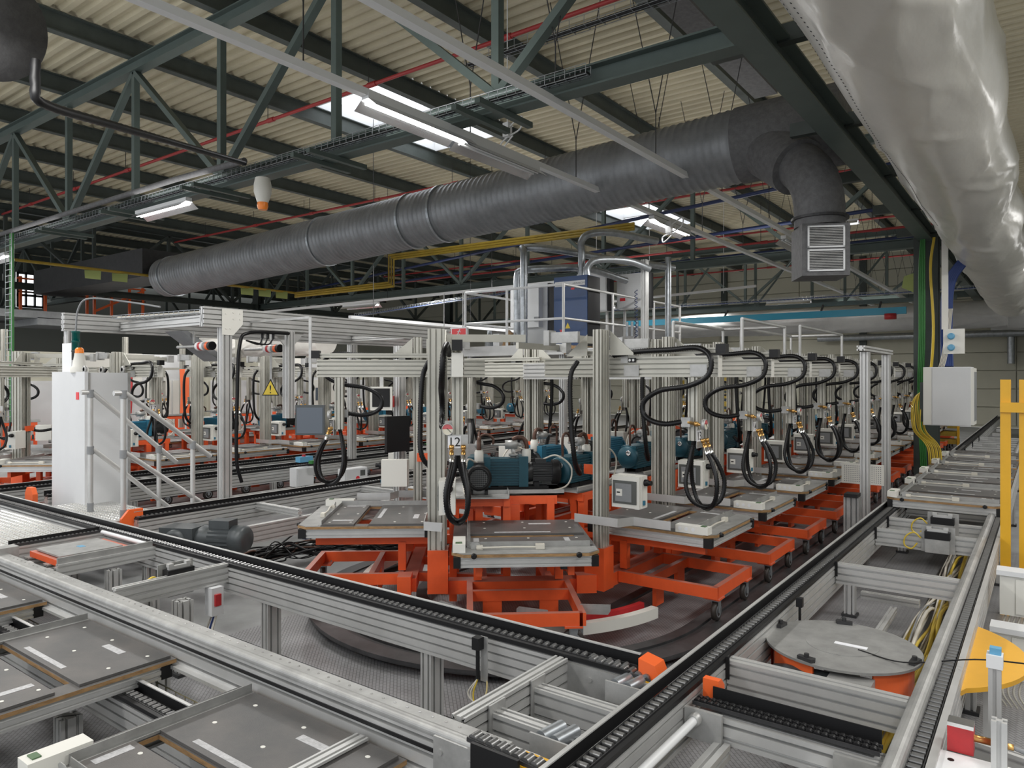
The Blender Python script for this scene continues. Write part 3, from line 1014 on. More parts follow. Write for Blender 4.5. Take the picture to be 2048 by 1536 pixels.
def make_pump(body='teal'):
    """vacuum pump: finned block, motor with fan cover, filter, white cup, pipe elbow; axis along local y"""
    t = thing('vacuum_pump', (0, 0, 0), 0, '', 'pump')
    m = MB()
    m.bx(-.09, .09, -.36, .10, .05, .31)
    for k in range(9):
        z = .075 + k * .026
        m.bx(-.105, .105, -.35, .05, z, z + .011)
    m.bx(-.11, .11, .05, .14, .04, .33)
    m.build('pump_block', body, t)
    m = MB()
    m.lathe((0, -.36, .18), (0, -1, 0), [(0, .13), (.03, .13), (.045, .12), (.045, .03)], 20)
    m.build('end_cover', body, t)
    MB().lathe((.02, -.405, .23), (0, -1, 0), [(0, .03), (.012, .03), (.012, .018), (.004, .018)], 14).build('sight_glass', 'chrome', t)
    m = MB()
    m.lathe((0, .14, .17), (0, 1, 0), [(0, .10), (.05, .095), (.05, .085), (.25, .085)], 20)
    for k in range(22):
        a = 2 * PI * k / 22
        m.bar((.088 * math.cos(a), .19, .17 + .088 * math.sin(a)), (.088 * math.cos(a), .38, .17 + .088 * math.sin(a)), .006, .016)
    m.bx(-.05, .05, .22, .32, .26, .30)
    mo = m.build('motor', 'greyd2', t)
    m = MB().lathe((0, .38, .17), (0, 1, 0), [(0, .12), (.06, .12), (.085, .10), (.085, .088), (.08, .088)], 22)
    m.build('fan_cover', 'black', t)
    m = MB()
    for k in range(-4, 5):
        e = math.sqrt(max(0, .08 ** 2 - (k * .018) ** 2))
        m.bar((k * .018, .466, .17 - e), (k * .018, .466, .17 + e), .003, .003)
        m.bar((-e, .466, .17 + k * .018), (e, .466, .17 + k * .018), .003, .003)
    m.build('fan_grille', 'grey', t)
    m = MB()
    m.lathe((0, .0, .30), (0, 0, 1), [(0, .03), (.03, .03), (.03, .045), (.05, .045), (.05, .022), (.1, .022)], 14)
    m.lathe((0, -.08, .44), (0, 1, 0), [(0, .03), (0, .045), (.12, .045), (.12, .02), (.16, .02)], 14)
    m.lathe((0, -.22, .44), (0, 1, 0), [(0, .012), (.15, .012)], 8)
    m.build('filter', 'steel', t)
    m = MB().tube([(0, .13, .36), (0, .13, .44), (0, .10, .50), (0, .04, .51), (0, -.01, .49)], .022, 8)
    m.tube([(0, -.33, .30), (0, -.33, .5), (0, -.26, .54), (0, -.2, .5), (0, -.2, .44)], .013, 8)
    m.build('pipe_elbow', 'copper', t)
    MB().lathe((.0, .13, .26), (0, 0, 1), [(0, .035), (.02, .045), (.12, .045), (.13, .038), (.14, .038)], 14).build('exhaust_cup', 'plast', t)
    m = MB()
    m.bar((-.07, -.3, .02), (-.07, .34, .02), .03, .04)
    m.bar((.07, -.3, .02), (.07, .34, .02), .03, .04)
    m.bx(-.09, .09, -.15, -.1, 0, .05)
    m.bx(-.09, .09, .2, .25, 0, .08)
    m.build('foot_rail', 'black', t)
    MB().tube([(.02, .3, .3), (.1, .42, .34), (.12, .56, .22), (.12, .5, .04), (.14, .2, .0), (.16, -.3, .01)], .009, 6).build('power_cable', 'wcable', t)
    return t


M['greyd2'] = mat('motor_black', (.02, .021, .023), .4)


def make_pallet():
    """work-piece pallet: 1.24 along local x (outward), 1.14 along local y; bottom at z=0"""
    t = thing('work_pallet', (0, 0, 0), 0, '', 'pallet')
    m = MB()
    m.wood = True
    m.prism([(.10, -.57), (.53, -.57), (.62, -.48), (.62, .48), (.53, .57), (.10, .57)], .085, .108)
    m.prism([(-.62, -.57), (-.02, -.57), (-.02, .57), (-.62, .57)], .085, .108)
    m.bx(-.03, .11, -.57, -.42, .085, .108)
    m.bx(-.03, .11, .45, .57, .085, .108)
    m.m = [1 if i % 6 == 1 and False else 0 for i in m.m]
    bo = m.build('base_board', ['wood', 'board'], t)
    for pl in bo.data.polygons:
        if abs(pl.normal.z) > .9: pl.material_index = 1
    m = MB()
    m.bx(.105, .39, -.44, .54, .109, .124)
    m.build('outer_plate', 'board', t)
    m = MB()
    m.bx(-.60, -.03, -.44, .54, .109, .124)
    m.build('inner_plate', 'board', t)
    m = MB()
    m.prism([(.40, -.56), (.53, -.56), (.61, -.475), (.61, .475), (.53, .56), (.40, .56)], .108, .111)
    m.build('edge_plate', 'alud', t)
    MB().bx(-.62, .40, -.56, -.455, .1082, .111).build('side_plate', 'board', t)
    m = MB()
    m.bx(.395, .40, -.44, .52, .111, .155)
    m.bx(.395, .43, -.44, .52, .111, .114)
    m.build('angle_bar', 'alud', t)
    m = MB()
    m.bx(-.60, .40, -.452, -.447, .111, .165)
    m.bx(-.60, .40, -.452, -.425, .111, .1245)
    m.build('angle_bar', 'alud', t)
    for (a, b_, c, d) in ((.14, .33, -.40, -.355), (.14, .33, .34, .385), (-.10, -.065, -.22, .26), (-.45, -.40, .1, .3)):
        MB().bx(a, b_, c, d, .124, .1255).build('tape', 'tape', t)
    for s in (-.40, .40): MB().lathe((.617, s, .097), (1, 0, 0), [(0, .022), (.012, .022), (.012, .016), (.028, .016)], 12).build('bumper', 'black', t)
    m = MB()
    for s in (-.53, .53): m.prof((-.6, s, .042), (.58, s, .042), .04, .08)
    for s in (-.59, .575): m.prof((s, -.50, .042), (s, .50, .042), .04, .08)
    m.build('underframe', 'alu', t)
    for a in (-.6, .53):
        for s in (-.555, .50): MB().bx(a, a + .07, s, s + .055, .0, .083).build('corner_block', 'black', t)
    c = MB()
    c.bx(.28, .57, -.56, -.465, .111, .175)
    c = c.build('switch_box', 'plast', t)
    MB().bx(.50, .54, -.54, -.49, .175, .181).build('rocker_switch', 'greenp', c)
    for x_ in (.32, .38, .44): MB().cyl((x_, -.56, .145), (x_, -.563, .145), .016, 12).build('knockout', 'white', c)
    m = MB().tube([(.47, -.38, .125), (.49, -.3, .13), (.47, -.1, .128), (.48, .1, .127)], .008, 6)
    m.bx(.45, .49, .08, .15, .112, .15)
    m.lathe((.47, -.38, .125), (0, 1, 0), [(0, .02), (.05, .022)], 8)
    m.build('plug_cable', 'wcable', t)
    MB().prism([(-.42, .111), (-.36, .111), (-.35, .15), (-.37, .165), (-.41, .165), (-.43, .15)], .455, .459, axis='x').build('cable_bracket', 'steel', t)
    m = MB()
    for x_ in (-.5, -.25, .15, .34):
        for y_ in (-.3, .05, .45): m.cyl((x_, y_, .1235), (x_, y_, .1252), .012, 8)
    m.build('screw_heads', 'plast', t, kind='stuff')
    return t


CART, PUMP, PAL = make_cart(), make_pump(), make_pallet()
PUMP2 = make_pump('teal2')
for q in (CART, PUMP, PUMP2, PAL):
    for k in kids(q): kids(k)


def place(proto, used, loc, rz, label, group, skip=()):
    if proto.name not in used:
        used.add(proto.name)
        proto.location = loc
        proto.rotation_euler = (0, 0, rz)
        proto['label'] = label
        if group: proto['group'] = group
        return proto
    return dup(proto, loc, rz, label, group, skip)


USED = set()
PZ = .755


def station(cx, cy, phi, lab, row, pump=0, pallet=True, num=None, zo=0):
    c = R(phi)
    ux, uy = math.cos(c), math.sin(c)
    ct = place(CART, USED, (cx, cy, zo), c, 'orange mast cart, ' + lab, row + ' carts')
    if pump is not None:
        pp = PUMP if pump == 0 else PUMP2
        place(pp, USED, (cx - .66 * ux, cy - .66 * uy, 1.10), c, ('teal' if pump == 0 else 'light blue') + ' vacuum pump on the ' + lab, row + ' pumps')
    if pallet:
        place(PAL, USED, (cx + .36 * ux, cy + .36 * uy, PZ), c, 'grey work pallet on the ' + lab, row + ' pallets')
    if num:
        pl = [k for k in C.objects if k.parent == ct and k.name.startswith('drop_tube')][0]
        w = MB().bx(.8505, .852, -.60, -.50, 1.655, 1.75).build('number_card', 'paper', pl)
        text(num, .10, pl, (.8535, -.55, 1.70), (R(90), 0, R(90)), 'black', 'number')
    return ct


MAST2 = [o.data for o in kids(CART) if o.name.startswith('mast')][1]
Y0 = 5.70
PITCH = 1.45
station(-3.79, 5.21, -50, 'station numbered twelve facing the camera', 'front carousel', num='12')
station(-4.99, 5.09, -141, 'station beside number twelve pointing toward the stairs', 'front carousel', num='11')
for k in range(14):
    ct = station(-3.22, Y0 + PITCH * (k + .5), 0, ORD[k] + ' station after number twelve', 'front carousel', pump=k % 2 if k > 3 else 0, num=str(13 + k) if k < 5 else None)
    if k == 0:
        for o in [o for o in C.objects if o.parent == ct and o.data == MAST2]: bpy.data.objects.remove(o)
for k in range(8):
    station(-5.3, 6.1 + PITCH * (k + .5), 180, ORD[k] + ' station on the stair side of the front carousel', 'front carousel', pump=1)
for k in range(9):
    station(-12.55, 5.8 + PITCH * (k + .5), 0, ORD[k] + ' station of the rear carousel row', 'rear carousel', pump=1, num=str(17 - k) if k < 3 else None)
station(-13.1, 5.2, -50, 'front corner station of the rear carousel', 'rear carousel', pump=1)
station(-14.15, 5.25, -137, 'end station of the rear carousel behind the tall cabinet', 'rear carousel', pump=0, num='20')
for k in range(6):
    station(-14.7, 6.1 + PITCH * (k + .5), 180, ORD[k] + ' station on the far side of the rear carousel', 'rear carousel', pump=None, pallet=k < 3)
for k in range(7):
    station(-22 + .15 * k, 5.5 + 2.1 * k, -20, ORD[k] + ' station of the machine row before the far side wall', 'far machine row', pump=None, pallet=False, zo=-.10)


# ------------------------------------------------------------------ conveyors
ROLL = None


def rollers(parent, p, q, pitch=.05, r=.014, w=.022, near=4.3, mk='roller'):
    """roller chain: the rollers near the camera are parts, the rest is one joined part"""
    global ROLL
    p, q = Vector(p), Vector(q)
    L = (q - p).length
    d = (q - p) / L
    s = d.cross(Vector((0, 0, 1))).normalized()
    n = int(L / pitch)
    far = MB()
    cnt = 0
    me = None
    for i in range(n):
        c = p + d * (pitch * (i + .5))
        dep = c.x * -.595 + c.y * .804
        if .5 < dep < near and cnt < 110:
            if me is None:
                o = MB().cyl(-s * w, s * w, r, 10)
                o.cyl(-s * (w + .006), -s * w, r * .6, 6)
                o = o.build('roller', mk, parent)
                me = o
            else:
                o = me.copy()
                C.objects.link(o)
            o.location = c
            cnt += 1
        elif dep < 16:
            far.cyl(c - s * w, c + s * w, r, 6)
    if far.v: far.build('roller_chain', mk, parent, kind='stuff')
    m = MB()
    for e in (-w - .007, w + .007):
        m.bar(p + s * e - Vector((0, 0, .004)), q + s * e - Vector((0, 0, .004)), .005, .018)
    m.build('chain_plates', 'dark', parent)


def rail(parent, p, q, near, h=.2, w=.10, guard=True, chain=True, cover=None, zt=.68, black_lip=True, gmat='black'):
    """one conveyor side rail; near = unit vector to the side without guard"""
    p, q = Vector((*p, 0)), Vector((*q, 0))
    nv = Vector((*near, 0))
    up = Vector((0, 0, 1))
    MB().prof(p + up * (zt - h / 2 - .02), q + up * (zt - h / 2 - .02), w, h, pitch=.05, sl=.013).build('side_profile', 'alu', parent)
    if chain:
        MB().bar(p + up * (zt - .012), q + up * (zt - .012), w * .8, .016).build('chain_bed', 'dark', parent)
        rollers(parent, p + up * (zt + .008), q + up * (zt + .008))
    if guard:
        a = nv * -(w / 2 + .005)
        m = MB()
        m.bar(p + a + up * (zt + .022), q + a + up * (zt + .022), .008, .075)
        m.bar(p + a * .9 + up * (zt + .060), q + a * .9 + up * (zt + .060), .02, .006, 1)
        m.build('guard_strip', [gmat, 'alu'], parent)
    if black_lip:
        a = nv * (w / 2 - .012)
        MB().bar(p + a + up * (zt + .002), q + a + up * (zt + .002), .024, .022).build('wear_strip', 'black', parent)
    if cover:
        a = nv * (w / 2 - .02) if cover == 'near' else nv * -(w / 2 - .01)
        m = MB()
        P_ = [(.03 * math.cos(R(t)), .022 * math.sin(R(t))) for t in range(0, 181, 20)] + [(-.03, -.02), (.03, -.02)]
        m.sweep(p + a + up * (zt + .012), q + a + up * (zt + .012), P_, sm=False)
        m.build('cover_strip', 'alu', parent)


def leg(parent, x, y, z, w=.09, d=.09):
    m = MB().prof((x, y, .03), (x, y, z), w, d, up=(1, 0, 0))
    o = m.build('leg', 'alu', parent)
    MB().bx(x - w * .7, x + w * .7, y - d * .7, y + d * .7, .006, .03).build('foot_plate', 'dark', o)
    return o


# pallet conveyor along y on the right
cv = thing('pallet_conveyor', (0, 0, 0), 0, 'long aluminium roller-chain pallet conveyor running away beside the orange carts', 'conveyor')
rail(cv, (-1.45, .9), (-1.45, 34), (1, 0), w=.13, h=.22)
rail(cv, (-.41, .9), (-.41, 34), (1, 0), w=.12, h=.2, guard=False, black_lip=False)
MB().sweep((-.475, .9, .70), (-.475, 34, .70), [(.035 * math.cos(R(t)), .03 * math.sin(R(t))) for t in range(0, 181, 20)] + [(-.035, -.04), (.035, -.04)]).build('cover_strip', 'alud', cv)
MB().bar((-.355, .9, .70), (-.355, 34, .70), .03, .03).build('edge_strip', 'alu', cv)
for y in (1.6, 5.3, 7.2, 10.2, 14, 18, 22, 26): leg(cv, -1.45, y, .46)
for y in (2.2, 5.6, 9.2, 13, 17, 21): leg(cv, -.41, y, .48)
for i, y in enumerate((3.85, 6.35, 8.05, 8.75, 10.0, 12, 14.5, 16.5, 18, 20, 22)):
    o = MB().prof((-1.38, y, .60), (-.48, y, .60), .08, .16, pitch=.055).build('cross_beam', 'alu', cv)
    MB().bx(-1.385, -1.365, y - .05, y - .04, .58, .70).build('end_block', 'black', o)
MB().prof((-1.3, 6.9, .3), (-.85, 6.9, .3), .06, .06).build('lower_brace', 'alu', cv)
MB().prof((-1.0, 3.9, .3), (-1.0, 6.6, .3), .05, .05).build('lower_brace', 'alu', cv)


def stopper(x, y, lab, rz=0, z=.62):
    t = thing('stopper_unit', (x, y, z), rz, lab, 'stopper')
    MB().bx(-.10, .10, -.10, -.02, -.17, -.02).build('body', 'steel', t)
    MB().bx(-.105, .105, -.105, -.015, -.04, .03).build('cap', 'black', t)
    MB().bx(-.14, .14, -.02, -.005, -.18, .07).build('mounting_plate', 'steel', t)
    m = MB().bx(-.085, .085, -.08, -.05, .03, .055)
    for s in (-.07, .07): m.bx(s - .02, s + .02, -.085, -.045, .05, .075)
    m.build('stop_fork', 'alu', t)
    MB().tube([(-.14, -.05, -.05), (-.2, -.06, 0), (-.27, -.06, -.05), (-.28, -.06, -.13), (-.22, -.06, -.16), (-.17, -.06, -.1)], .008, 6).build('cable', 'ycable', t)
    return t


stopper(-.83, 8.0, 'black and silver stopper box on the cross beam beyond the turntable', z=.70)
stopper(-.86, 8.72, 'black and silver stopper box just before the first pallet on the long conveyor', z=.72)
# pallets on the long conveyor
PP = [9.95, 11.25, 12.6, 14.0, 15.4]
for i, y in enumerate(PP):
    dup(PAL, (-.93, y, .70), R(-90), 'grey work pallet on the long conveyor, ' + ORD[i] + ' one from the camera', 'pallets on the long conveyor')
for i in range(5):
    tag(MB().bx(-1.1, -.85, 13.2 + i * 1.8 + 3.5, 13.3 + i * 1.8 + 3.5, .70, .78).build('stopper_block', 'steel'), 'small steel stopper on the empty far end of the conveyor, ' + ORD[i] + ' one', 'stopper', 'stoppers on the far conveyor')

# conveyor along x (back rail and front rail)
c2 = thing('cross_conveyor', (0, 0, 0), 0, 'wide aluminium roller-chain conveyor crossing in front of the carousel', 'conveyor')
rail(c2, (-11.5, 3.40), (-1.72, 3.40), (0, -1), w=.14, h=.2)
MB().prof((-7.25, 2.375, .555), (-1.66, 2.375, .555), .13, .20, pitch=.062, sl=.016).build('side_profile', 'alu', c2)
MB().bar((-7.25, 2.40, .663), (-1.80, 2.40, .663), .075, .014).build('top_strip', 'alud', c2)
MB().sweep((-7.25, 2.337, .655), (-1.88, 2.337, .655), [(.030 * math.cos(R(t)), .028 * math.sin(R(t))) for t in range(0, 181, 15)] + [(-.03, -.01), (.03, -.01)], sm=False).build('cover_strip', 'alud', c2)
m = MB()
for k in range(64): m.cyl((-7.1 + .08 * k, 2.40, .670), (-7.1 + .08 * k, 2.40, .673), .007, 6)
m.build('rivets', 'chrome', c2, kind='stuff')
MB().bar((-7.25, 2.30, .455), (-1.66, 2.30, .455), .06, .02).build('ledge', 'alu', c2)
MB().bar((-7.25, 2.308, .585), (-1.9, 2.308, .585), .006, .018).build('slot_shade_strip', 'black', c2)  # black strip standing in for the shade inside a profile slot
MB().bx(-7.38, -7.25, 2.26, 2.52, .42, .72).build('end_plate', 'steel', c2)
for x_ in (-4.85, -3.15, -6.7, -8.4): leg(c2, x_, 3.40, .46, .12, .09)
for x_ in (-2.5, -4.6): leg(c2, x_, 2.38, .44, .12, .09)
MB().prof((-5.35, 2.45, .62), (-5.35, 3.33, .62), .06, .15).build('cross_beam', 'alu', c2)
for x_ in (-5.75, -5.15): leg(c2, x_, 2.85, .55, .11, .11)
for (x0, yy) in ((-1.72, 3.40), (-1.70, 2.38)):
    m = MB().bx(x0 - .42, x0 + .14, yy - .085, yy - .072, .42, .66)
    for e in (-.38, -.22, -.05): 
        for z in (.47, .6): m.cyl((x0 + e, yy - .09, z), (x0 + e, yy - .085, z), .014, 10)
    m.build('drive_plate', 'steel', c2)
    s_ = MB()
    s_.bx(x0 - .02, x0 + .14, yy - .07, yy + .04, .60, .665)
    s_.build('yellow_guard', 'yellow', c2)
    rollers(c2, (x0 - .25, yy - .03, .69), (x0 + .12, yy - .03, .672), pitch=.045, r=.02, w=.025)
m = MB().prism([(-1.68, .58), (-1.575, .58), (-1.56, .67), (-1.59, .74), (-1.68, .76)], 3.36, 3.47, axis='y')
m.build('orange_end_cover', 'orangec', c2)
MB().bx(-1.90, -1.66, 2.28, 2.295, .59, .70).build('black_guard', 'black', c2)
for (x_, y_) in ((-1.66, 3.28), (-1.66, 2.62)):
    m = MB()
    for e in (0, .07): m.cyl((x_ + e - .08, y_ - .06, .655), (x_ + e - .06, y_ + .08, .655), .030, 14)
    m.build('transfer_rollers', 'galv', c2)
    MB().bx(x_ - .12, x_ + .08, y_ - .09, y_ - .08, .58, .68).build('roller_bracket', 'steel', c2)
# ladder frame between the two rails
lf = thing('ladder_frame', (0, 0, 0), 0, 'aluminium ladder frame joining the two rail ends beside the long conveyor', 'frame')
MB().prof((-2.12, 2.46, .58), (-2.12, 3.32, .58), .08, .2, pitch=.05).build('side_beam', 'alu', lf)
for y_ in (2.68, 3.02):
    MB().prof((-2.07, y_, .56), (-1.53, y_, .56), .08, .16, pitch=.05).build('rung', 'alu', lf)
    MB().bx(-2.075, -2.065, y_ - .06, y_ + .06, .46, .68).build('end_plate', 'steel', lf)
leg(lf, -1.75, 3.05, .48)
# proximity sensor on the back rail
t = thing('sensor_bracket', (-2.62, 3.30, .58), 0, 'black sensor with looping wires on the front of the carousel conveyor', 'sensor')
MB().bx(-.02, .03, -.04, -.034, -.14, .12).build('bracket', 'steel', t)
MB().bx(-.045, .005, -.09, -.04, .05, .12).build('sensor_head', 'black', t)
MB().cyl((-.02, -.065, .05), (-.02, -.065, -.12), .012, 8).build('connector', 'black', t)
for k in range(3): MB().tube([(-.02, -.065, -.12), (-.05 - .02 * k, -.07, -.22), (-.02, -.07, -.3 + .02 * k), (.03, -.05, -.2), (.02, -.03, -.1)], .005, 5).build('wire', 'wcable' if k else 'ycable', t)

# lower pallet line in the foreground and its pallets
c3 = thing('lower_conveyor', (0, 0, 0), 0, 'low roller-chain conveyor under the big foreground pallets', 'conveyor')
rail(c3, (-9, 2.02), (-2.2, 2.02), (0, -1), w=.12, h=.16, zt=.385)
rail(c3, (-9, 1.18), (-2.2, 1.18), (0, 1), w=.12, h=.16, zt=.385)
for x_ in (-4.6, -2.9, -6.4): leg(c3, x_, 1.85, .22, .12, .10)
MB().prof((-2.55, 1.2, .50), (-2.55, 2.28, .50), .08, .08).build('cross_beam', 'alu', c3)
for i, x_ in enumerate((-2.92, -4.86, -6.72, -8.2)):
    p_ = dup(PAL, (x_, 1.74, .395), R(-90), 'big dark work pallet in the foreground, ' + ['closest to the long conveyor', 'second from the long conveyor', 'third from the long conveyor', 'farthest from the long conveyor'][i], 'foreground pallets')
    p_.scale = (.90, 1.12, 1)
wire_tray((-6.6, 2.20, .28), (-2.4, 2.20, .28), .10, .06, 'wire cable tray under the edge of the foreground conveyor', pitch=.1, cab='ycable')

# transfer unit between the rails at the left
t = thing('transfer_unit', (-7.0, 2.95, 0), 0, 'small chain transfer unit with a grey plate between the conveyor rails', 'conveyor')
for s in (-.5, .5):
    MB().prof((s, -.42, .62), (s, .38, .62), .05, .10).build('side_profile', 'alu', t)
    if s < 0:
        g = MB().bar((s - .03, -.42, .69), (s - .03, .36, .69), .006, .07)
        g.build('guard_strip', 'black', t)
        o_ = bpy.data.objects.new('x', None)
        rollers(t, (s, -.4, .69), (s, .36, .69), pitch=.035, r=.012, w=.014, near=0)
    else:
        MB().bar((s, -.42, .695), (s, .36, .695), .02, .05).build('guide_strip', 'alud', t)
MB().bx(-.25, .25, -.30, .22, .66, .675).build('cover_plate', 'steel', t)
MB().bx(-.05, .03, -.05, .0, .675, .677).build('label_sticker', 'cyanl', t)
MB().bx(-.30, .30, -.33, -.20, .60, .65).build('orange_box', 'orange', t)
MB().bx(-.30, .30, .18, .30, .60, .65).build('orange_box', 'orange', t)
for s in (-.3, .1, .3): MB().prof((s, -.36, .56), (s, .3, .56), .08, .08).build('cross_profile', 'alu', t)
MB().cyl((-.42, .34, .69), (.45, .34, .69), .018, 12).build('drive_shaft', 'white', t)
for s in (-.05, .35):
    m = MB().bx(s, s + .1, -.47, -.42, .45, .62)
    m.build('hanger_plate', 'steel', t)
leg(t, .55, .0, .55, .1, .1)
leg(t, -.5, .1, .55, .1, .1)
stopper(-5.45, 2.95, 'black and silver stopper box on the cross beam between the conveyor rails', rz=R(90), z=.70)
t = thing('valve_box', (-5.30, 3.2, .42), 0, 'small grey valve box with red and white labels under the cross beam', 'box')
MB().bx(-.06, .04, -.05, .05, -.1, .12).build('body', 'cab', t)
MB().bx(.04, .06, -.03, .02, -.02, .07).build('terminal', 'red', t)
for k in range(3): MB().tube([(-.04 + .03 * k, 0, -.1), (-.05 + .04 * k, -.05, -.25), (-.02 + .05 * k, -.08, -.42)], .008, 5).build('hose', 'bcable' if k == 1 else 'wcable', t)


# tread plate platforms (raised diamonds)
def tread(x0, x1, y0, y1, z, label):
    t = thing('tread_plate', (0, 0, 0), 0, label, 'platform')
    MB().bx(x0, x1, y0, y1, z - .03, z).build('plate', 'alu', t)
    m = MB()
    k = 0
    y = y0 + .02
    while y < y1 - .03:
        x = x0 + .03 + (.03 if k % 2 else 0)
        while x < x1 - .04:
            a = R(35 if k % 2 else -35)
            dx, dy = .024 * math.cos(a), .024 * math.sin(a)
            ex, ey = -.007 * math.sin(a), .007 * math.cos(a)
            vs = [(x - dx, y - dy, z), (x - ex, y - ey, z), (x + dx, y + dy, z), (x + ex, y + ey, z), (x, y, z + .005)]
            m.add(vs, [(0, 1, 4), (1, 2, 4), (2, 3, 4), (3, 0, 4)])
            x += .06
        y += .035
        k += 1
    m.build('tread_diamonds', 'chrome', t, kind='stuff')
    return t


tread(-9.9, -7.75, 2.55, 3.28, .64, 'bright tread plate between the conveyor rails at the edge of the picture')
tread(-9.6, -8.0, 3.6, 4.25, .66, 'bright tread plate step in front of the tall grey cabinet')
tread(-9.6, -8.3, 4.3, 4.6, .40, 'lower tread plate step beside the tall grey cabinet')

# gear motor beside the conveyor
t = thing('gear_motor', (-6.85, 4.02, .56), R(26), 'dark grey gear motor lying beside the carousel conveyor', 'motor')
m = MB()
m.bx(-.42, -.05, -.13, .13, -.12, .13)
m.lathe((-.24, -.13, 0), (0, -1, 0), [(0, .12), (.03, .11), (.03, .06)], 20)
m.build('gearbox', 'greyd', t)
MB().lathe((-.24, -.155, 0), (0, -1, 0), [(0, .055), (.02, .05), (.02, .02)], 16).build('output_flange', 'orange', t)
m = MB().lathe((-.05, 0, .02), (1, 0, 0), [(0, .10), (.06, .13), (.12, .12), (.38, .12), (.38, .135), (.50, .135), (.53, .11), (.53, .03)], 24)
for k in range(20):
    a = 2 * PI * k / 20
    m.bar((.1, .123 * math.cos(a), .02 + .123 * math.sin(a)), (.33, .123 * math.cos(a), .02 + .123 * math.sin(a)), .005, .02)
m.build('motor_body', 'greyd', t)
MB().bx(.10, .32, -.08, .08, .13, .21).build('terminal_box', 'greyd', t)
MB().bx(-.5, .1, -.1, .1, -.20, -.12).build('mount_plate', 'steel', t)
leg(t, -.2, 0, -.12 - .0, .08, .08).location = (0, 0, 0)

# ------------------------------------------------------------------ conveyors between the two carousels
c4 = thing('middle_conveyor', (0, 0, 0), 0, 'chain conveyor starting at the orange end cover behind the gear motor', 'conveyor')
rail(c4, (-7.9, 3.85), (-7.9, 15), (1, 0), w=.12, h=.2)
rail(c4, (-7.0, 4.5), (-7.0, 12), (1, 0), w=.06, h=.2, chain=False, guard=False, black_lip=False, zt=.6)
MB().prism([(3.72, .56), (3.95, .56), (3.95, .77), (3.80, .77), (3.72, .68)], -7.99, -7.95, axis='x').build('orange_end_cover', 'orangec', c4)
for y in (4.6, 7.5, 10.5): leg(c4, -7.9, y, .46)
for y in (5.3, 7.0, 9.0): MB().prof((-7.84, y, .62), (-7.0, y, .62), .06, .08).build('cross_beam', 'alu', c4)
c5 = thing('rear_conveyor', (0, 0, 0), 0, 'chain conveyor in front of the rear carousel', 'conveyor')
rail(c5, (-11.35, 3.7), (-11.35, 20), (1, 0), w=.12, h=.2)
rail(c5, (-10.35, 3.9), (-10.35, 20), (1, 0), w=.12, h=.2)
MB().prof((-9.95, 4.6, .34), (-9.95, 16, .34), .06, .12).build('lower_beam', 'alu', c5)
for y in (5, 8, 11, 14): leg(c5, -10.35, y, .46)
for y in (5, 8, 11, 14): leg(c5, -11.35, y, .46)
for y in (5.6, 7.2, 9.5, 11.8): MB().prof((-11.3, y, .6), (-10.4, y, .6), .08, .1).build('cross_beam', 'alu', c5)
for i, (x, y) in enumerate(((-12.0, 3.42), (-10.4, 3.75))):
    t = MB().prism([(-.12, -.12), (.12, -.12), (.12, .02), (.06, .10), (-.06, .10), (-.12, .02)], -.03, .03, axis='y').build('end_cover', 'orangec')
    t.location = (x, y, .70)
    tag(t, 'orange conveyor end cover ' + ('at the edge of the picture' if i == 0 else 'before the tall grey cabinet'), 'cover')

# electrical boxes hung on the rear conveyor
BX = [(8.35, .52, .30, 'cab', 'large grey enclosure with a round red prohibition mark'), (9.55, .30, .36, 'plast', 'ivory enclosure next to the large one with the prohibition mark'),
      (10.1, .30, .34, 'plast', 'second ivory enclosure along the rear conveyor'), (10.9, .46, .32, 'cab', 'grey enclosure under the green connector strip'), (7.35, .34, .3, 'cab', 'grey enclosure beside the mast of the big aluminium frame')]
for i, (y, w, h, mk, lab) in enumerate(BX):
    t = thing('electrical_box', (-9.85, y, .30 + (.12 if i else 0)), R(90) if False else 0, lab, 'electrical box')
    MB().bx(-.1, .08, -w / 2 if False else -.02, w - .02, 0, h).build('housing', mk, t)
    MB().bx(.08, .095, 0, w - .04, .01, h - .01).build('door', mk, t)
    m = MB()
    for k in range(3): m.tube([(0, .05 + .08 * k, 0), (.02, .05 + .08 * k, -.08), (0, .07 + .08 * k, -.18)], .01, 5)
    m.build('cables', 'black', t)
    if i == 0:
        MB().bx(.095, .099, w - .2, w - .09, h - .14, h - .04).build('display', 'glass', t)
        MB().lathe((.095, .26, .12), (1, 0, 0), [(0, .035), (0, .045), (.003, .045), (.003, .035)], 18, sm=False).build('prohibition_ring', 'signred', t)
        s = MB().bar((.097, .235, .095), (.097, .285, .145), .003, .010)
        s.bar((.097, .235, .145), (.097, .285, .095), .003, .006)
        s.build('prohibition_cross', 'signred', t)
t = thing('push_button_box', (-9.9, 7.45, .80), 0, 'small pale blue button box with a green wedge beside the tall frame mast', 'control box')
MB().bx(-.06, .06, 0, .26, 0, .09).build('housing', 'cyanl', t)
MB().cyl((0, .12, .09), (0, .12, .12), .03, 12).build('button', 'red', t)
MB().prism([(.0, .0), (.0, .05), (.14, .05), (.16, .0)], .28, .36, axis='x').build('green_wedge', 'gcable', t)
t = thing('terminal_board', (-9.95, 10.6, .86), 0, 'green terminal board with rows of pale connectors on the rear conveyor', 'circuit board')
MB().bx(-.08, .10, 0, .55, 0, .012).build('board', 'gcable', t)
m = MB()
for k in range(14): m.lathe((.02, .04 + .036 * k, .012), (0, .2, 1), [(0, .012), (.05, .016), (.055, .01)], 7)
m.build('connectors', 'wcable', t)
m = MB()
for k in range(12): m.tube([(.05, .1 + .05 * k, 0), (.1, .1 + .05 * k + random.uniform(-.04, .04), -.12), (.02, .12 + .05 * k, -.28)], .01, 5)
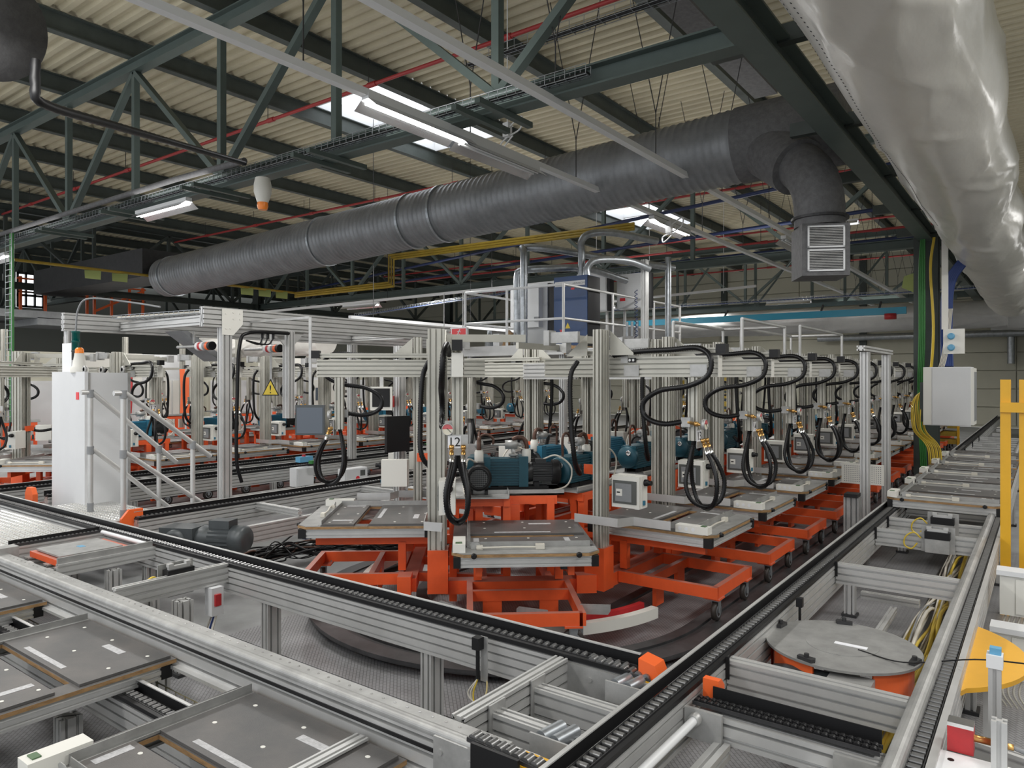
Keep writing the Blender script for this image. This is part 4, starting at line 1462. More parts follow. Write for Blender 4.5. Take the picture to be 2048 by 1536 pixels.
m.build('hanging_cables', 'black', t)
tag(MB().bar((-10.0, 11.4, .9), (-10.0, 11.48, .9), .06, .12).build('spool', 'white'), 'small white tape spool on the rear conveyor', 'spool')

# cable heap on the floor by the carousel
random.seed(11)
t = thing('cable_heap', (0, 0, 0), 0, 'tangle of black cables spilling on the floor beside the carousel', 'cables')
for k in range(38):
    a = random.uniform(-.3, .3)
    s_ = random.uniform(-.18, .18)
    pts = [(-7.35 + s_ + random.uniform(-.1, .1) + .11 * i, 4.75 + random.uniform(-.2, .2) + .27 * i, .03 + abs(random.gauss(0, .07)) + (.08 if 0 < i < 6 else 0)) for i in range(8)]
    MB().tube(pts, random.choice((.007, .010, .013)), 6).build('cable', 'rubber' if k % 7 else 'copper', t)
for i, (x, y, c_, nm) in enumerate(((-8.35, 6.5, 'yellow', 'crumpled yellow bag on the floor behind the gear motor'), (-8.1, 7.2, 'yellow', 'second crumpled yellow bag near the pallet edge'))):
    random.seed(30 + i)
    m = MB()
    n = 14
    vs = [(0, 0, .1)]
    for rr, zz in ((.07, .12), (.14, .08), (.2, .01)):
        vs += [(rr * math.cos(2 * PI * k / n) * random.uniform(.8, 1.3) * 1.5, rr * math.sin(2 * PI * k / n) * random.uniform(.7, 1.2), zz * random.uniform(.5, 1.5) + .008) for k in range(n)]
    fs = [(0, 1 + k, 1 + (k + 1) % n) for k in range(n)]
    for r_ in (0, 1): fs += [(1 + r_ * n + k, 1 + r_ * n + n + k, 1 + r_ * n + n + (k + 1) % n, 1 + r_ * n + (k + 1) % n) for k in range(n)]
    m.add(vs, fs)
    o = m.build('plastic_bag', 'yellow')
    o.scale = (.55, .6, .5)
    o.location = (x, y, 0)
    tag(o, nm, 'bag')
o = MB().bx(-8.15, -8.08, 6.2, 6.45, .0, .04).build('utility_knife', 'bluep')
tag(o, 'small blue tool lying on the floor by the yellow bags', 'tool')

# ------------------------------------------------------------------ tall cabinet and what stands on it
t = thing('control_cabinet', (-10.25, 3.95, 0), 0, 'tall light grey control cabinet with a small red square sticker', 'cabinet')
MB().bx(.03, .90, .02, .52, 0, 2.26).build('body', 'cab', t)
MB().bx(.0, .93, -.02, .02, .03, 2.27).build('front_panel', 'cab', t)
MB().bx(.90, .93, .07, .49, .05, 2.25).build('side_panel', 'grey2', t) if False else None
m = MB()
for zz in (.0,): m.bx(.905, .915, .03, .05, 0, 2.26)
m.bx(.905, .915, .50, .53, 0, 2.26)
m.build('edge_strip', 'steel', t)
MB().bx(.70, .78, -.024, -.02, 1.93, 2.02).build('sticker', 'signred', t)
t = thing('signal_tower', (-9.78, 4.02, 2.26), 0, 'dark green stacked signal tower on top of the tall cabinet', 'signal light')
MB().cyl((0, 0, 0), (0, 0, .16), .018, 10).build('pole', 'grey', t)
for k in range(3):
    MB().lathe((0, 0, .16 + .12 * k), (0, 0, 1), [(0, .04), (.0, .045), (.10, .045), (.10, .05), (.12, .05)], 16).build('light_module', 'teallens' if k else 'greyd', t)
MB().tube([(0, 0, .52), (.02, .02, .8), (.15, .1, .93), (.6, .35, .88), (1.1, .5, .80)], .012, 6).build('cable', 'grey', t)
t = thing('beacon_siren', (-9.63, 4.0, 2.26), 0, 'ivory siren with an orange beacon on top of the tall cabinet', 'siren')
MB().lathe((0, 0, 0), (0, 0, 1), [(0, .10), (.06, .10), (.08, .08), (.22, .055), (.24, .055)], 18).build('body', 'plast', t)
MB().lathe((0, 0, .24), (0, 0, 1), [(0, .05), (.05, .048), (.07, .03)], 16).build('lens', 'orlens', t)
tag(MB().bx(-10.25, -9.98, 4.05, 4.07, 2.26, 2.64).build('white_sheet', 'white'), 'white metal sheet standing on top of the tall cabinet', 'panel')
for i, (x, y) in enumerate(((-9.44, 3.98), (-9.37, 4.40), (-10.05, 4.45))):
    o = MB().lathe((x, y - .012, 2.30), (0, 1, 0), [(0, .025), (.0, .045), (.024, .045), (.024, .025), (0, .025)], 16).build('lifting_eye', 'steel')
    tag(o, 'steel lifting eye on top of the tall cabinet, ' + ['beside the orange beacon', 'at its rear corner', 'behind the white panel'][i], 'eye bolt')

# stair with tubular handrails
st = thing('crossover_stair', (0, 0, 0), 0, 'tubular aluminium handrails of the crossover stair in front of the tall cabinet', 'stair')


def handrail(x, y0, z0, yl, zl, low):
    """post at y0, rail falling to (yl, zl)"""
    m = MB().tube([(x, y0 - .10, z0), (x, y0 + .02, z0)], .029, 12, smooth=False)
    m.tube([(x, y0 + .02, z0), (x, yl, zl)], .029, 12, smooth=False)
    m.tube([(x, y0 + .02, z0 - .65), (x, yl - .1, zl - .55)], .027, 12, smooth=False)
    m.build('handrail', 'alu', st)
    MB().cyl((x, y0, .64), (x, y0, z0), .029, 12).build('post', 'alu', st)
    yp = y0 + (yl - y0) * .78
    zp = z0 + (zl - z0) * .78
    MB().cyl((x, yp, .05), (x, yp, zp), .027, 12).build('post', 'alu', st)
    m = MB()
    for (yy, zz) in ((y0, z0), (y0, z0 - .65), (yp, zp)): m.cyl((x, yy, zz - .06), (x, yy, zz + .03), .037, 12)
    m.cyl((x, y0, .66), (x, y0, .76), .034, 12)
    m.build('tube_joints', 'grey', st)


handrail(-8.82, 3.78, 2.03, 4.80, 1.13, 0)
handrail(-8.08, 3.80, 2.03, 4.82, 1.25, 0)

# ------------------------------------------------------------------ big aluminium portal frame
t = thing('portal_frame', (0, 0, 0), 0, 'big aluminium profile portal frame spanning over the middle conveyors', 'frame')
MB().prof((-8.1, 4.72, 2.93), (-8.1, 9.15, 2.93), .09, .24, pitch=.06, sl=.014).build('long_beam', 'alu', t)
MB().prof((-10.36, 4.1, 2.93), (-10.36, 12.0, 2.93), .09, .24, pitch=.06, sl=.014).build('long_beam', 'alu', t)
MB().prof((-10.3, 4.85, 2.90), (-8.15, 4.85, 2.90), .09, .12, pitch=.06, sl=.014).build('cross_beam', 'alu', t)
MB().prof((-10.3, 9.0, 2.93), (-8.15, 9.0, 2.93), .09, .12, pitch=.06, sl=.014).build('cross_beam', 'alu', t)
for (x, y, z0) in ((-8.1, 5.02, .0), (-10.36, 4.2, 0), (-8.1, 9.0, 0), (-10.36, 9.0, 0)):
    MB().prof((x, y, z0), (x, y, 2.81), .13, .11, pitch=.06, sl=.014, up=(1, 0, 0)).build('mast', 'alu', t)
MB().prof((-8.1, 5.95, 1.66), (-8.1, 5.95, 2.81), .10, .13, pitch=.06, sl=.014, up=(1, 0, 0)).build('hanging_post', 'alu', t)
m = MB().prism([(4.95, 3.04), (5.23, 3.04), (5.23, 2.86), (5.10, 2.72), (4.95, 2.72)], -8.05, -8.04, axis='x')
for (a, b_) in ((5.0, 2.98), (5.1, 3.0), (5.19, 2.99), (5.1, 2.92), (5.0, 2.8), (5.06, 2.8), (5.19, 2.92)): m.cyl((-8.04, a, b_), (-8.034, a, b_), .011, 8)
m.build('corner_plate', 'plast', t)
m = MB().prism([(5.7, 2.81), (5.88, 2.81), (5.88, 2.62)], -8.11, -8.09, axis='x')
m.prism([(6.02, 2.81), (6.2, 2.81), (6.02, 2.62)], -8.11, -8.09, axis='x')
m.build('gussets', 'alu', t)
MB().tube([(-8.03, 5.9, 2.78), (-8.0, 5.3, 2.76), (-8.0, 5.16, 2.6), (-8.02, 5.14, 2.0), (-8.02, 5.13, 1.2), (-8.02, 5.2, .9)], .022, 8).build('cable_hose', 'rubber', t)
m = MB()
for k in range(3):
    m.cyl((-8.03, 5.5 + .08 * k, 2.80), (-8.03, 5.5 + .08 * k, 2.70), .018, 8)
    m.tube([(-8.03, 5.5 + .08 * k, 2.70), (-8.02, 5.44 + .06 * k, 2.62), (-8.0, 5.25, 2.66)], .010, 6)
m.build('cable_glands', 'black', t)
wire_tray((-10.1, 4.75, 2.99), (-8.3, 4.95, 2.99), .3, .04, 'wire tray lying across the top of the portal frame', pitch=.1, cab='wcable')
for i, y in enumerate((5.05, 6.05)):
    t = thing('cable_reel_roll', (-8.75, y, 2.60), 0, 'striped red, white and orange roll hanging in the portal frame, ' + ('nearer the frame corner' if i == 0 else 'second one'), 'roll')
    for k, c_ in enumerate(('white', 'red', 'white', 'grey', 'orangec', 'black')):
        MB().cyl((.0 + .055 * k, 0, 0), (.055 * (k + 1), 0, 0), .055, 16).build('band', c_, t)
    MB().cyl((-.5, 0, 0), (0, 0, 0), .02, 8).build('axle', 'steel', t)
    MB().bar((-.1, 0, .04), (-.1, 0, .2), .02, .02).build('hanger', 'steel', t)
# foil sheet and slanted plate hanging in the frame
tag(MB().prism([(4.9, 2.80), (5.0, 2.80), (5.55, 2.45), (5.45, 2.42)], -9.3, -8.9, axis='x').build('slanted_plate', 'grey'), 'slanted dark plate hanging in the corner of the portal frame', 'plate')
# flat monitor hanging on the portal
t = thing('hanging_monitor', (-6.89, 5.36, 1.70), R(36.5 - 0), 'flat grey monitor hanging near the end of the portal post', 'monitor')
MB().bx(-.17, .17, -.02, .02, -.17, .18).build('housing', 'greyd', t)
MB().bx(-.15, .15, -.026, -.02, -.15, .15).build('screen', 'screen', t)
MB().bar((0, .0, .18), (0, 0, 1.2), .03, .03).build('bracket', 'steel', t)
MB().bar((0, .0, 1.2), (-.973, .72, 1.2), .03, .03).build('bracket', 'steel', t)
t = thing('warning_sign', (-8.64, 6.05, 2.05), R(36.5), 'yellow warning triangle with an exclamation mark', 'sign')
w = MB().prism([(-.12, -.10), (.12, -.10), (0, .13)], -.004, .004, axis='y')
w.build('black_border', 'black', t)
MB().prism([(-.10, -.088), (.10, -.088), (0, .105)], -.007, -.004, axis='y').build('yellow_field', 'ysign', t)
text('!', .16, t, (0, -.008, -.02), (R(90), 0, 0), 'black', 'exclamation_mark')
MB().bar((0, .01, .1), (0, .01, .85), .03, .01).build('bracket', 'steel', t)
# operator screens near number eleven
t = thing('operator_screen', (-6.37, 5.99, 1.95), R(36.5), 'square white-framed operator screen behind the looped hose', 'monitor')
MB().bx(-.13, .13, -.02, .03, -.14, .14).build('housing', 'plast', t)
MB().bx(-.105, .105, -.026, -.02, -.10, .12).build('screen', 'black', t)
MB().bar((0, .02, .1), (0, .02, .45), .04, .02).build('bracket', 'alu', t)
MB().bar((0, .02, .45), (.35, .50, .45), .04, .03).build('bracket', 'alu', t)
t = thing('side_monitor', (-6.48, 6.36, 1.50), R(75), 'black flat monitor seen from the side beside the masts', 'monitor')
MB().bx(-.16, .16, -.03, .03, -.22, .22).build('housing', 'black', t)
MB().bx(-.06, .06, .03, .10, -.08, .08).build('mount', 'steel', t)
t = thing('emergency_button', (-6.62, 6.36, 1.90), R(36.5), 'small red emergency stop box above the side monitor', 'button')
MB().bx(-.06, .06, -.05, .05, -.07, .07).build('housing', 'red', t)
MB().lathe((0, -.05, 0), (0, -1, 0), [(0, .03), (.03, .03)], 12).build('button', 'redlens', t)
t = thing('operator_mast', (0, 0, 0), 0, 'aluminium mast carrying the operator screen and the black side monitor', 'post')
MB().prof((-6.6, 6.52, 0), (-6.6, 6.52, 2.6), .12, .10, up=(1, 0, 0)).build('profile', 'alu', t)
o = MB().bx(-.16, .16, -.01, .01, -.16, .16).build('flat_grey_panel', 'steel')
o.location = (-5.75, 6.85, 1.22)
o.rotation_euler = (0, 0, R(36.5))
tag(o, 'flat grey back panel fixed beside the mast near number eleven', 'panel')
# beam with two masts behind number twelve
t = thing('spine_frame', (0, 0, 0), 0, 'aluminium frame of masts along the centre line of the front carousel', 'frame')
for y in (7.6, 9.4, 11.2, 13.0, 15.0): MB().prof((-4.25, y, 0), (-4.25, y, 2.7), .16, .09, up=(1, 0, 0)).build('mast', 'alu', t)
MB().prof((-4.25, 7.5, 2.42), (-4.25, 16, 2.42), .09, .12).build('top_beam', 'alu', t)
MB().prof((-4.25, 7.5, 2.64), (-4.25, 16, 2.64), .06, .06).build('top_beam', 'alu', t)
MB().prof((-4.85, 7.7, 2.52), (-3.5, 7.7, 2.52), .06, .08).build('cross_beam', 'alu', t)
MB().prof((-4.9, 6.9, 2.27), (-4.05, 6.6, 2.27), .09, .18).build('cross_beam', 'alu', t)
MB().prof((-4.05, 7.3, 2.27), (-3.35, 7.3, 2.27), .09, .18).build('cross_beam', 'alu', t)
# twin-post goal frame beside the conveyor
t = thing('goal_frame', (0, 0, 0), 0, 'two tall aluminium posts joined at the top beside the long conveyor', 'frame')
for y in (9.35, 10.75): MB().prof((-1.72, y, 0), (-1.72, y, 2.5), .14, .09, up=(1, 0, 0)).build('post', 'alu', t)
MB().prof((-1.72, 9.1, 2.54), (-1.72, 11.0, 2.54), .09, .06).build('top_bar', 'alu', t)
g = MB().bx(-2.16, -1.66, 10.2, 10.22, .82, 1.08).build('perforated_guard', 'plast', t)
m = MB()
for a in range(18):
    for b_ in range(9): m.cyl((-2.12 + .025 * a, 10.2, .85 + .025 * b_), (-2.12 + .025 * a, 10.198, .85 + .025 * b_), .007, 5)
m.build('perforations', 'grey', g, kind='stuff')
MB().bar((-1.9, 10.21, 0), (-1.9, 10.21, .82), .04, .04).build('support_leg', 'alu', t)
t = thing('short_post', (0, 0, 0), 0, 'short grey post with a black cap beside the long conveyor', 'post')
MB().prof((-1.75, 8.8, 0), (-1.75, 8.8, .86), .12, .16, up=(1, 0, 0)).build('profile', 'alud', t)
MB().bx(-1.82, -1.68, 8.71, 8.89, .86, .90).build('cap', 'black', t)

# ------------------------------------------------------------------ compressor platform
pf = thing('machine_platform', (0, 0, 0), 0, 'raised steel platform with tubular guard rails above the carousel', 'platform')
DZ = 2.78
MB().bx(-9.9, -7.35, 11.6, 17.2, DZ - .12, DZ).build('deck', 'alud', pf)
MB().bx(-9.9, -7.35, 11.58, 11.6, DZ - .14, DZ + .06).build('kick_board', 'alu', pf)
MB().bx(-7.36, -7.33, 11.6, 17.2, DZ - .14, DZ + .04).build('kick_board', 'wood', pf)
for (x, y) in ((-7.5, 11.8), (-9.8, 11.8), (-7.5, 17), (-9.8, 17)): MB().prof((x, y, 0), (x, y, DZ - .12), .12, .12, up=(1, 0, 0)).build('column', 'alu', pf)
for z in (DZ + .55, DZ + 1.2):
    MB().cyl((-9.85, 11.65, z), (-7.4, 11.65, z), .025, 10).build('guard_rail', 'white', pf)
    MB().cyl((-7.4, 11.65, z), (-7.4, 17.1, z), .025, 10).build('guard_rail', 'alu', pf)
    MB().cyl((-9.85, 11.65, z), (-9.85, 17.1, z), .025, 10).build('guard_rail', 'white', pf)
for (x, y) in ((-9.85, 11.65), (-7.4, 11.65), (-8.75, 11.65), (-7.4, 13.6), (-7.4, 15.6), (-7.4, 17.1), (-9.85, 14.3)):
    MB().cyl((x, y, DZ), (x, y, DZ + 1.22), .028, 10).build('rail_post', 'white' if x < -8 else 'alu', pf)
t = thing('air_dryer', (-8.25, 12.62, DZ), 0, 'blue enamel air dryer cabinet with black side on the platform', 'machine')
MB().bx(0, .80, 0, .50, .06, 1.50, 0).build('front_body', 'blue', t)
MB().bx(.80, .82, .01, .49, .06, 1.49).build('side_panel', 'black', t)
MB().bx(.03, .75, -.006, 0, 1.30, 1.40).build('name_strip', 'white', t)
MB().bx(.05, .75, .05, .45, 0, .06).build('plinth', 'dark', t)
text('AIRMAKOM', .055, t, (.60, -.008, 1.345), (R(90), 0, 0), 'grey')
MB().prism([(.28, .43), (.40, .43), (.34, .55)], -.006, 0, axis='y').build('warning_triangle', 'ysign', t)
MB().prism([(.16, .34), (.22, .34), (.22, .39), (.24, .41), (.14, .41), (.16, .39)], -.006, 0, axis='y').build('red_sticker', 'signred', t)
MB().bx(.42, .50, -.006, 0, 1.22, 1.26).build('red_sticker', 'signred', t)
t = thing('tall_white_unit', (-9.22, 12.9, DZ), 0, 'white and dark compressor unit behind the silver pipes on the platform', 'machine')
MB().bx(0, .62, 0, .6, .1, 1.45).build('front_body', 'cab', t)
MB().bx(.62, .66, .02, .58, .05, 1.45).build('side_panel', 'dark', t)
MB().bx(-.25, .5, -.16, -.01, .50, 1.40).build('white_panel', 'white', t)
MB().bx(.40, .52, -.19, -.15, .62, .72).build('grey_switch', 'grey', t)
t = thing('filter_unit', (-9.55, 12.1, DZ), 0, 'silver filter vessel at the corner of the platform', 'machine')
MB().lathe((0, 0, 0), (0, 0, 1), [(0, .10), (.22, .10), (.24, .13), (.28, .13), (.30, .05), (.42, .05)], 16).build('vessel', 'galv', t)
MB().bx(.16, .32, -.08, .08, 0, .34).build('box', 'white', t)
MB().prism([(.36, .05), (.46, .0), (.60, .34), (.5, .42)], -.05, .05, axis='y').build('cardboard_flap', 'wood', t)
for i, (x, y, w, h, z) in enumerate(((-8.9, 14.6, .8, .9, .95), (-8.0, 14.9, .75, .8, 1.0))):
    t = thing('wall_cabinet', (x, y, DZ + z), 0, ['pale grey switch cabinet behind the blue dryer', 'second pale switch cabinet, the one with red stickers behind the silver pipes'][i], 'cabinet')
    MB().bx(0, w, 0, .25, 0, h).build('housing', 'cab', t)
    MB().bx(.02, w - .02, -.015, 0, .02, h - .02).build('door', 'cab', t)
    MB().bx(w * .12, w * .3, -.02, -.015, .18, .25).build('red_sticker', 'signred', t)
    MB().bx(w, w + .06, .02, .23, 0, h).build('black_side', 'black', t)
    for s in (.1, w - .1): MB().bar((s, .2, -z), (s, .2, 0), .05, .05).build('stand_leg', 'alu', t)


def silver_pipe(pts, r, lab):
    o = MB().tube(pts, r, 14, rib=.05, rh=.025, sub=8).build('silver_pipe', 'galv')
    tag(o, lab, 'pipe')


silver_pipe([(-9.0, 12.35, DZ + .1), (-9.0, 12.35, DZ + 1.0), (-9.0, 12.35, DZ + 1.55), (-8.92, 12.4, DZ + 1.68), (-8.4, 12.7, DZ + 1.72), (-7.9, 13.4, DZ + 1.75), (-7.6, 14.6, DZ + 1.6)], .075, 'silver clad pipe in front, rising from the white unit and bending back')
silver_pipe([(-8.72, 12.2, DZ + .05), (-8.72, 12.2, DZ + 1.2), (-8.72, 12.2, DZ + 2.0), (-8.8, 12.3, DZ + 2.13), (-8.3, 12.6, DZ + 2.1), (-7.6, 14.0, DZ + 2.0), (-6.9, 15.6, DZ + 1.95)], .075, 'tallest silver clad pipe, rising past the white unit')
silver_pipe([(-7.75, 12.9, DZ + 1.5), (-7.75, 12.9, DZ + 2.0), (-7.75, 12.9, DZ + 2.25), (-7.6, 13.0, DZ + 2.40), (-7.2, 13.3, DZ + 2.42), (-6.6, 14.1, DZ + 2.3)], .075, 'silver clad pipe rising out of the blue dryer')
silver_pipe([(-7.55, 12.8, DZ + 1.5), (-7.55, 12.8, DZ + 1.68), (-7.4, 12.95, DZ + 1.83), (-7.0, 13.5, DZ + 1.85), (-6.7, 14.0, DZ + 1.7)], .07, 'short silver clad pipe behind the one on the blue dryer')
silver_pipe([(-6.95, 15.4, .2), (-6.95, 15.4, 2.2), (-6.95, 15.4, 5.0)], .07, 'straight upright silver pipe behind the platform rail')
t = thing('platform_mast', (0, 0, 0), 0, 'tall aluminium post with a coiled blue hose beside the platform', 'post')
MB().prof((-6.85, 14.0, 0), (-6.85, 14.0, 4.7), .14, .12, up=(1, 0, 0)).build('profile', 'alu', t)
m = MB().tube([(-6.98 + .03 * math.cos(k * 1.3), 13.85 + .03 * math.sin(k * 1.3), 3.0 + .018 * k) for k in range(60)], .008, 5, sub=2)
m.build('coiled_hose', 'bluep', t)
t = thing('pump_group', (-7.15, 14.0, DZ), 0, 'small grey valve and pump group at the end of the platform', 'machine')
MB().bx(-.2, .2, -.15, .15, 0.05, .3).build('block', 'steel', t)
for k in range(3): MB().cyl((-.12 + .12 * k, 0, .3), (-.12 + .12 * k, 0, .62), .03, 10).build('cylinder', 'galv', t)
MB().bx(-.1, .1, -.2, -.15, .0, .15).build('black_valve', 'black', t)
# exit sign
t = thing('exit_sign', (-9.3, 10.9, 3.0), 0, 'red emergency direction sign with a white running figure', 'sign')
MB().bx(-.62, .12, 0, .06, 0, .19).build('board', 'paper', t)
MB().bx(-.26, .10, -.006, 0, .02, .17).build('red_field', 'signred', t)
MB().bx(-.60, -.29, -.006, 0, .02, .17).build('red_field', 'signred', t)
m = MB()
m.cyl((-.05, -.009, .145), (-.05, -.006, .145), .013, 10)
m.bar((-.06, -.008, .135), (-.09, -.008, .08), .004, .022)
m.bar((-.09, -.008, .08), (-.05, -.008, .05), .004, .012)
m.bar((-.09, -.008, .08), (-.15, -.008, .035), .004, .012)
m.bar((-.065, -.008, .125), (-.02, -.008, .10), .004, .009)
m.bar((-.065, -.008, .125), (-.12, -.008, .11), .004, .009)
m.build('running_figure', 'paper', t)
MB().bar((-.55, -.008, .05), (-.35, -.008, .05), .004, .04).build('arrow', 'paper', t)
for s in (-.5, 0): MB().bar((s, .03, .19), (s, .03, .9), .012, .012).build('hanger', 'steel', t)

# guard frames standing on the right-hand masts
for i, (x0, y0, y1, z) in enumerate(((-3.9, 8.8, 10.6, 2.92), (-3.9, 11.4, 14.2, 2.98))):
    t = thing('tube_rail', (0, 0, 0), 0, 'slender aluminium rail hoop standing above the masts, ' + ('nearer one' if i == 0 else 'farther one'), 'rail')
    for (x, y) in ((x0, y0), (x0, y1), (x0 + .9, y1), (x0 + .9, y0)): MB().cyl((x, y, 2.45), (x, y, z), .022, 8).build('post', 'alu', t)
    m = MB().cyl((x0, y0, z), (x0, y1, z), .022, 8)
    m.cyl((x0, y1, z), (x0 + .9, y1, z), .022, 8)
    m.cyl((x0 + .9, y1, z), (x0 + .9, y0, z), .022, 8)
    m.build('top_rail', 'alu', t)

# ------------------------------------------------------------------ column side: cables, hanging cabinet, sockets
random.seed(5)
t = thing('cable_bundle', (0, 0, 0), 0, 'bundles of green, yellow and blue cables running down the green column', 'cables')
for k in range(4): MB().tube([(-1.95 + .02 * k, 16.0, 4.9), (-1.98 + .03 * k, 16.0, 4.3), (-1.98 + .03 * k, 16.0, 3.0), (-2.0 + .03 * k, 16.0, 1.9), (-1.95 + .03 * k, 16.0, .4)], .016, 6).build('cable', 'gcable', t)
for k in range(2): MB().tube([(-1.74 + .02 * k, 16.0, 4.9), (-1.80 + .02 * k, 16.0, 4.3), (-1.74 + .02 * k, 15.9, 3.2), (-1.72 + .02 * k, 15.4, 2.4), (-1.70 + .025 * k, 14.6, 2.12)], .016, 6).build('cable', 'ycable', t)
for k in range(8): MB().tube([(-1.55, 13.75 + .03 * k, 1.9 + .02 * k), (-1.70 + .01 * k, 13.7, 1.93 + .01 * k), (-1.80 + .027 * k, 13.7 - .03 * (k % 2), 1.75), (-1.79 + .026 * k, 13.7 - .04 * (k % 3), 1.35), (-1.62 + .026 * k, 13.7, 1.12), (-1.56 + .026 * k, 13.7 - .03 * (k % 2), .95), (-1.55 + .026 * k, 13.7, .5)], .010, 6).build('cable', 'ycable', t)
for k in range(6): MB().tube([(-1.0 + .0 * k, 16.2, 4.9), (-1.25 + .03 * k, 16.0, 4.5), (-1.55 + .03 * k, 16.0, 4.0), (-1.6 + .03 * k, 16.0, 3.2), (-1.55 + .03 * k, 15.6, 2.4)], .03, 6).build('cable', 'bcable', t)
for k in range(5): MB().tube([(-1.5 + .02 * k, 15.9, 3.5), (-1.55 + .02 * k, 15.5, 2.6), (-1.6 + .02 * k, 14.4, 2.05)], .009, 5).build('cable', 'wcable', t)
t = thing('hanging_cabinet', (-1.62, 13.55, 1.42), 0, 'pale grey cabinet hanging beside the green column above the pallets', 'cabinet')
MB().bx(0, .66, 0, .6, 0, .95).build('housing', 'cab', t)
MB().bx(-.0, .12, -.006, 0, .01, .94).build('side_strip', 'plast', t)
MB().bx(.13, .66, -.012, 0, .01, .94).build('door', 'cab', t)
MB().bx(.66, .70, .05, .6, .02, .93).build('filter_frame', 'plast', t)
MB().bx(.70, .705, .10, .55, .08, .87).build('filter_grille', 'grey', t)
MB().bx(-.06, .0, .1, .5, .05, .7).build('mounting_plate', 'green', t)
t = thing('socket_box', (-1.35, 14.9, 2.62), 0, 'ivory socket box with two blue sockets on the column', 'socket')
MB().bx(-.12, .20, 0, .12, 0, .44).build('housing', 'plast', t)
for z in (.11, .31): MB().lathe((0.0, 0, z), (0, -1, 0), [(0, .06), (.05, .055), (.05, .03)], 12).build('socket', 'cyanl', t)
MB().bar((-.10, .06, .44), (-.10, .06, 2.2), .10, .05).build('conduit', 'plast', t)
tag(MB().prism([(-.12, 0), (.1, -.12), (.12, .28), (-.08, .22)], -.003, .003, axis='y').build('paper_note', 'note'), 'yellow-green note hanging by the top of the green column', 'note')
bpy.data.objects['paper_note'].location = (-2.2, 16.25, 4.0)
# notes on the dark girder at the left
for i, y in enumerate((8.2, 8.85, 9.96, 12.5, 13.1, 13.7)):
    o = MB().prism([(-.17, -.20), (.17, -.22), (.18, .0), (-.18, .0)], -.004, .004, axis='y').build('paper_note', 'note')
    o.location = (-19.0, y, 4.855)
    o.rotation_euler = (0, 0, R(60))
    tag(o, 'yellow-green note hanging from the yellow gas pipe, ' + ORD[i] + ' from the near end', 'note', 'notes on the gas pipe')

# ------------------------------------------------------------------ turntable and yellow board
t = thing('turntable', (-.985, 4.66, 0), 0, 'round grey turntable plate on an orange drum inside the long conveyor', 'turntable')
MB().lathe((0, 0, .585), (0, 0, 1), [(0, .05), (0, .43), (.014, .43), (.014, .002)], 64, sm=False).build('top_plate', 'alud', t)
MB().lathe((.0, 0, .599), (0, 0, 1), [(0, .20), (.003, .20), (.003, .002)], 48, sm=False).build('centre_plate', 'alud', t)
MB().bx(-.04, .14, -.02, .02, .602, .604).build('label_strip', 'paper', t)
for a0 in (-55, 60, 150, 215):
    m = MB()
    vs = []
    for k in range(9):
        a = R(a0 + 45 * k / 8)
        for r_, z in ((.40, .36), (.40, .585), (.385, .585), (.385, .36)): vs.append((r_ * math.cos(a), r_ * math.sin(a), z))
    m.add(vs, [(i * 4 + j, i * 4 + (j + 1) % 4, i * 4 + 4 + (j + 1) % 4, i * 4 + 4 + j) for i in range(8) for j in range(4)])
    m.build('drum_shield', 'orangec', t)
for a in (100, 165, 255, 350):
    o = MB().prism([(-.05, -.015), (.04, -.025), (.05, 0), (.04, .025), (-.05, .015)], 0, .02)
    o.cyl((.0, 0, .02), (.0, 0, .04), .014, 10)
    o = o.build('edge_clamp', 'dark', t)
    o.location = (.40 * math.cos(R(a)), .40 * math.sin(R(a)), .599)
    o.rotation_euler = (0, 0, R(a + 90))
MB().lathe((-.30, -.34, .44), (1, .0, 0), [(0, .08), (.1, .10), (.3, .10), (.34, .06)], 18).build('drive_motor', 'greyd', t)
MB().bx(.02, .24, -.46, -.34, .44, .56).build('gear_box', 'steel', t)
MB().cyl((0, 0, .006), (0, 0, .585), .10, 20).build('pedestal', 'grey', t)
MB().tube([(.1, -.05, .604), (.35, -.15, .62), (.7, -.35, .78), (.95, -.5, .86)], .004, 5).build('wire', 'black', t)
pts = [(-.37, 4.27)] + [(-.80 + .73 * math.cos(R(a)), 4.95 + .73 * math.sin(R(a))) for a in range(-50, 54, 6)] + [(-.37, 5.60)]
t = thing('yellow_guard_board', (0, 0, 0), 0, 'yellow round-edged guard board sticking out beside the long conveyor', 'board')
MB().prism(pts, .57, .595).build('board', 'ydisc', t)
MB().bar((-.25, 4.7, .0), (-.25, 4.7, .57), .05, .05).build('support_leg', 'alu', t)
MB().bar((-.25, 5.2, .0), (-.25, 5.2, .57), .05, .05).build('support_leg', 'alu', t)
t = thing('side_post', (0, 0, 0), 0, 'aluminium post with a white cap and blue connector in front of the yellow board', 'post')
MB().prof((-.19, 4.02, 0), (-.19, 4.02, .86), .05, .05, up=(1, 0, 0)).build('profile', 'alu', t)
MB().bx(-.222, -.158, 3.985, 4.055, .86, .92).build('cap', 'white', t)
MB().bx(-.21, -.165, 4.0, 4.04, .92, .95).build('connector', 'cyanl', t)
MB().prof((-.40, 3.75, .58), (-.02, 3.66, .58), .06, .10).build('cross_beam', 'alu', t)
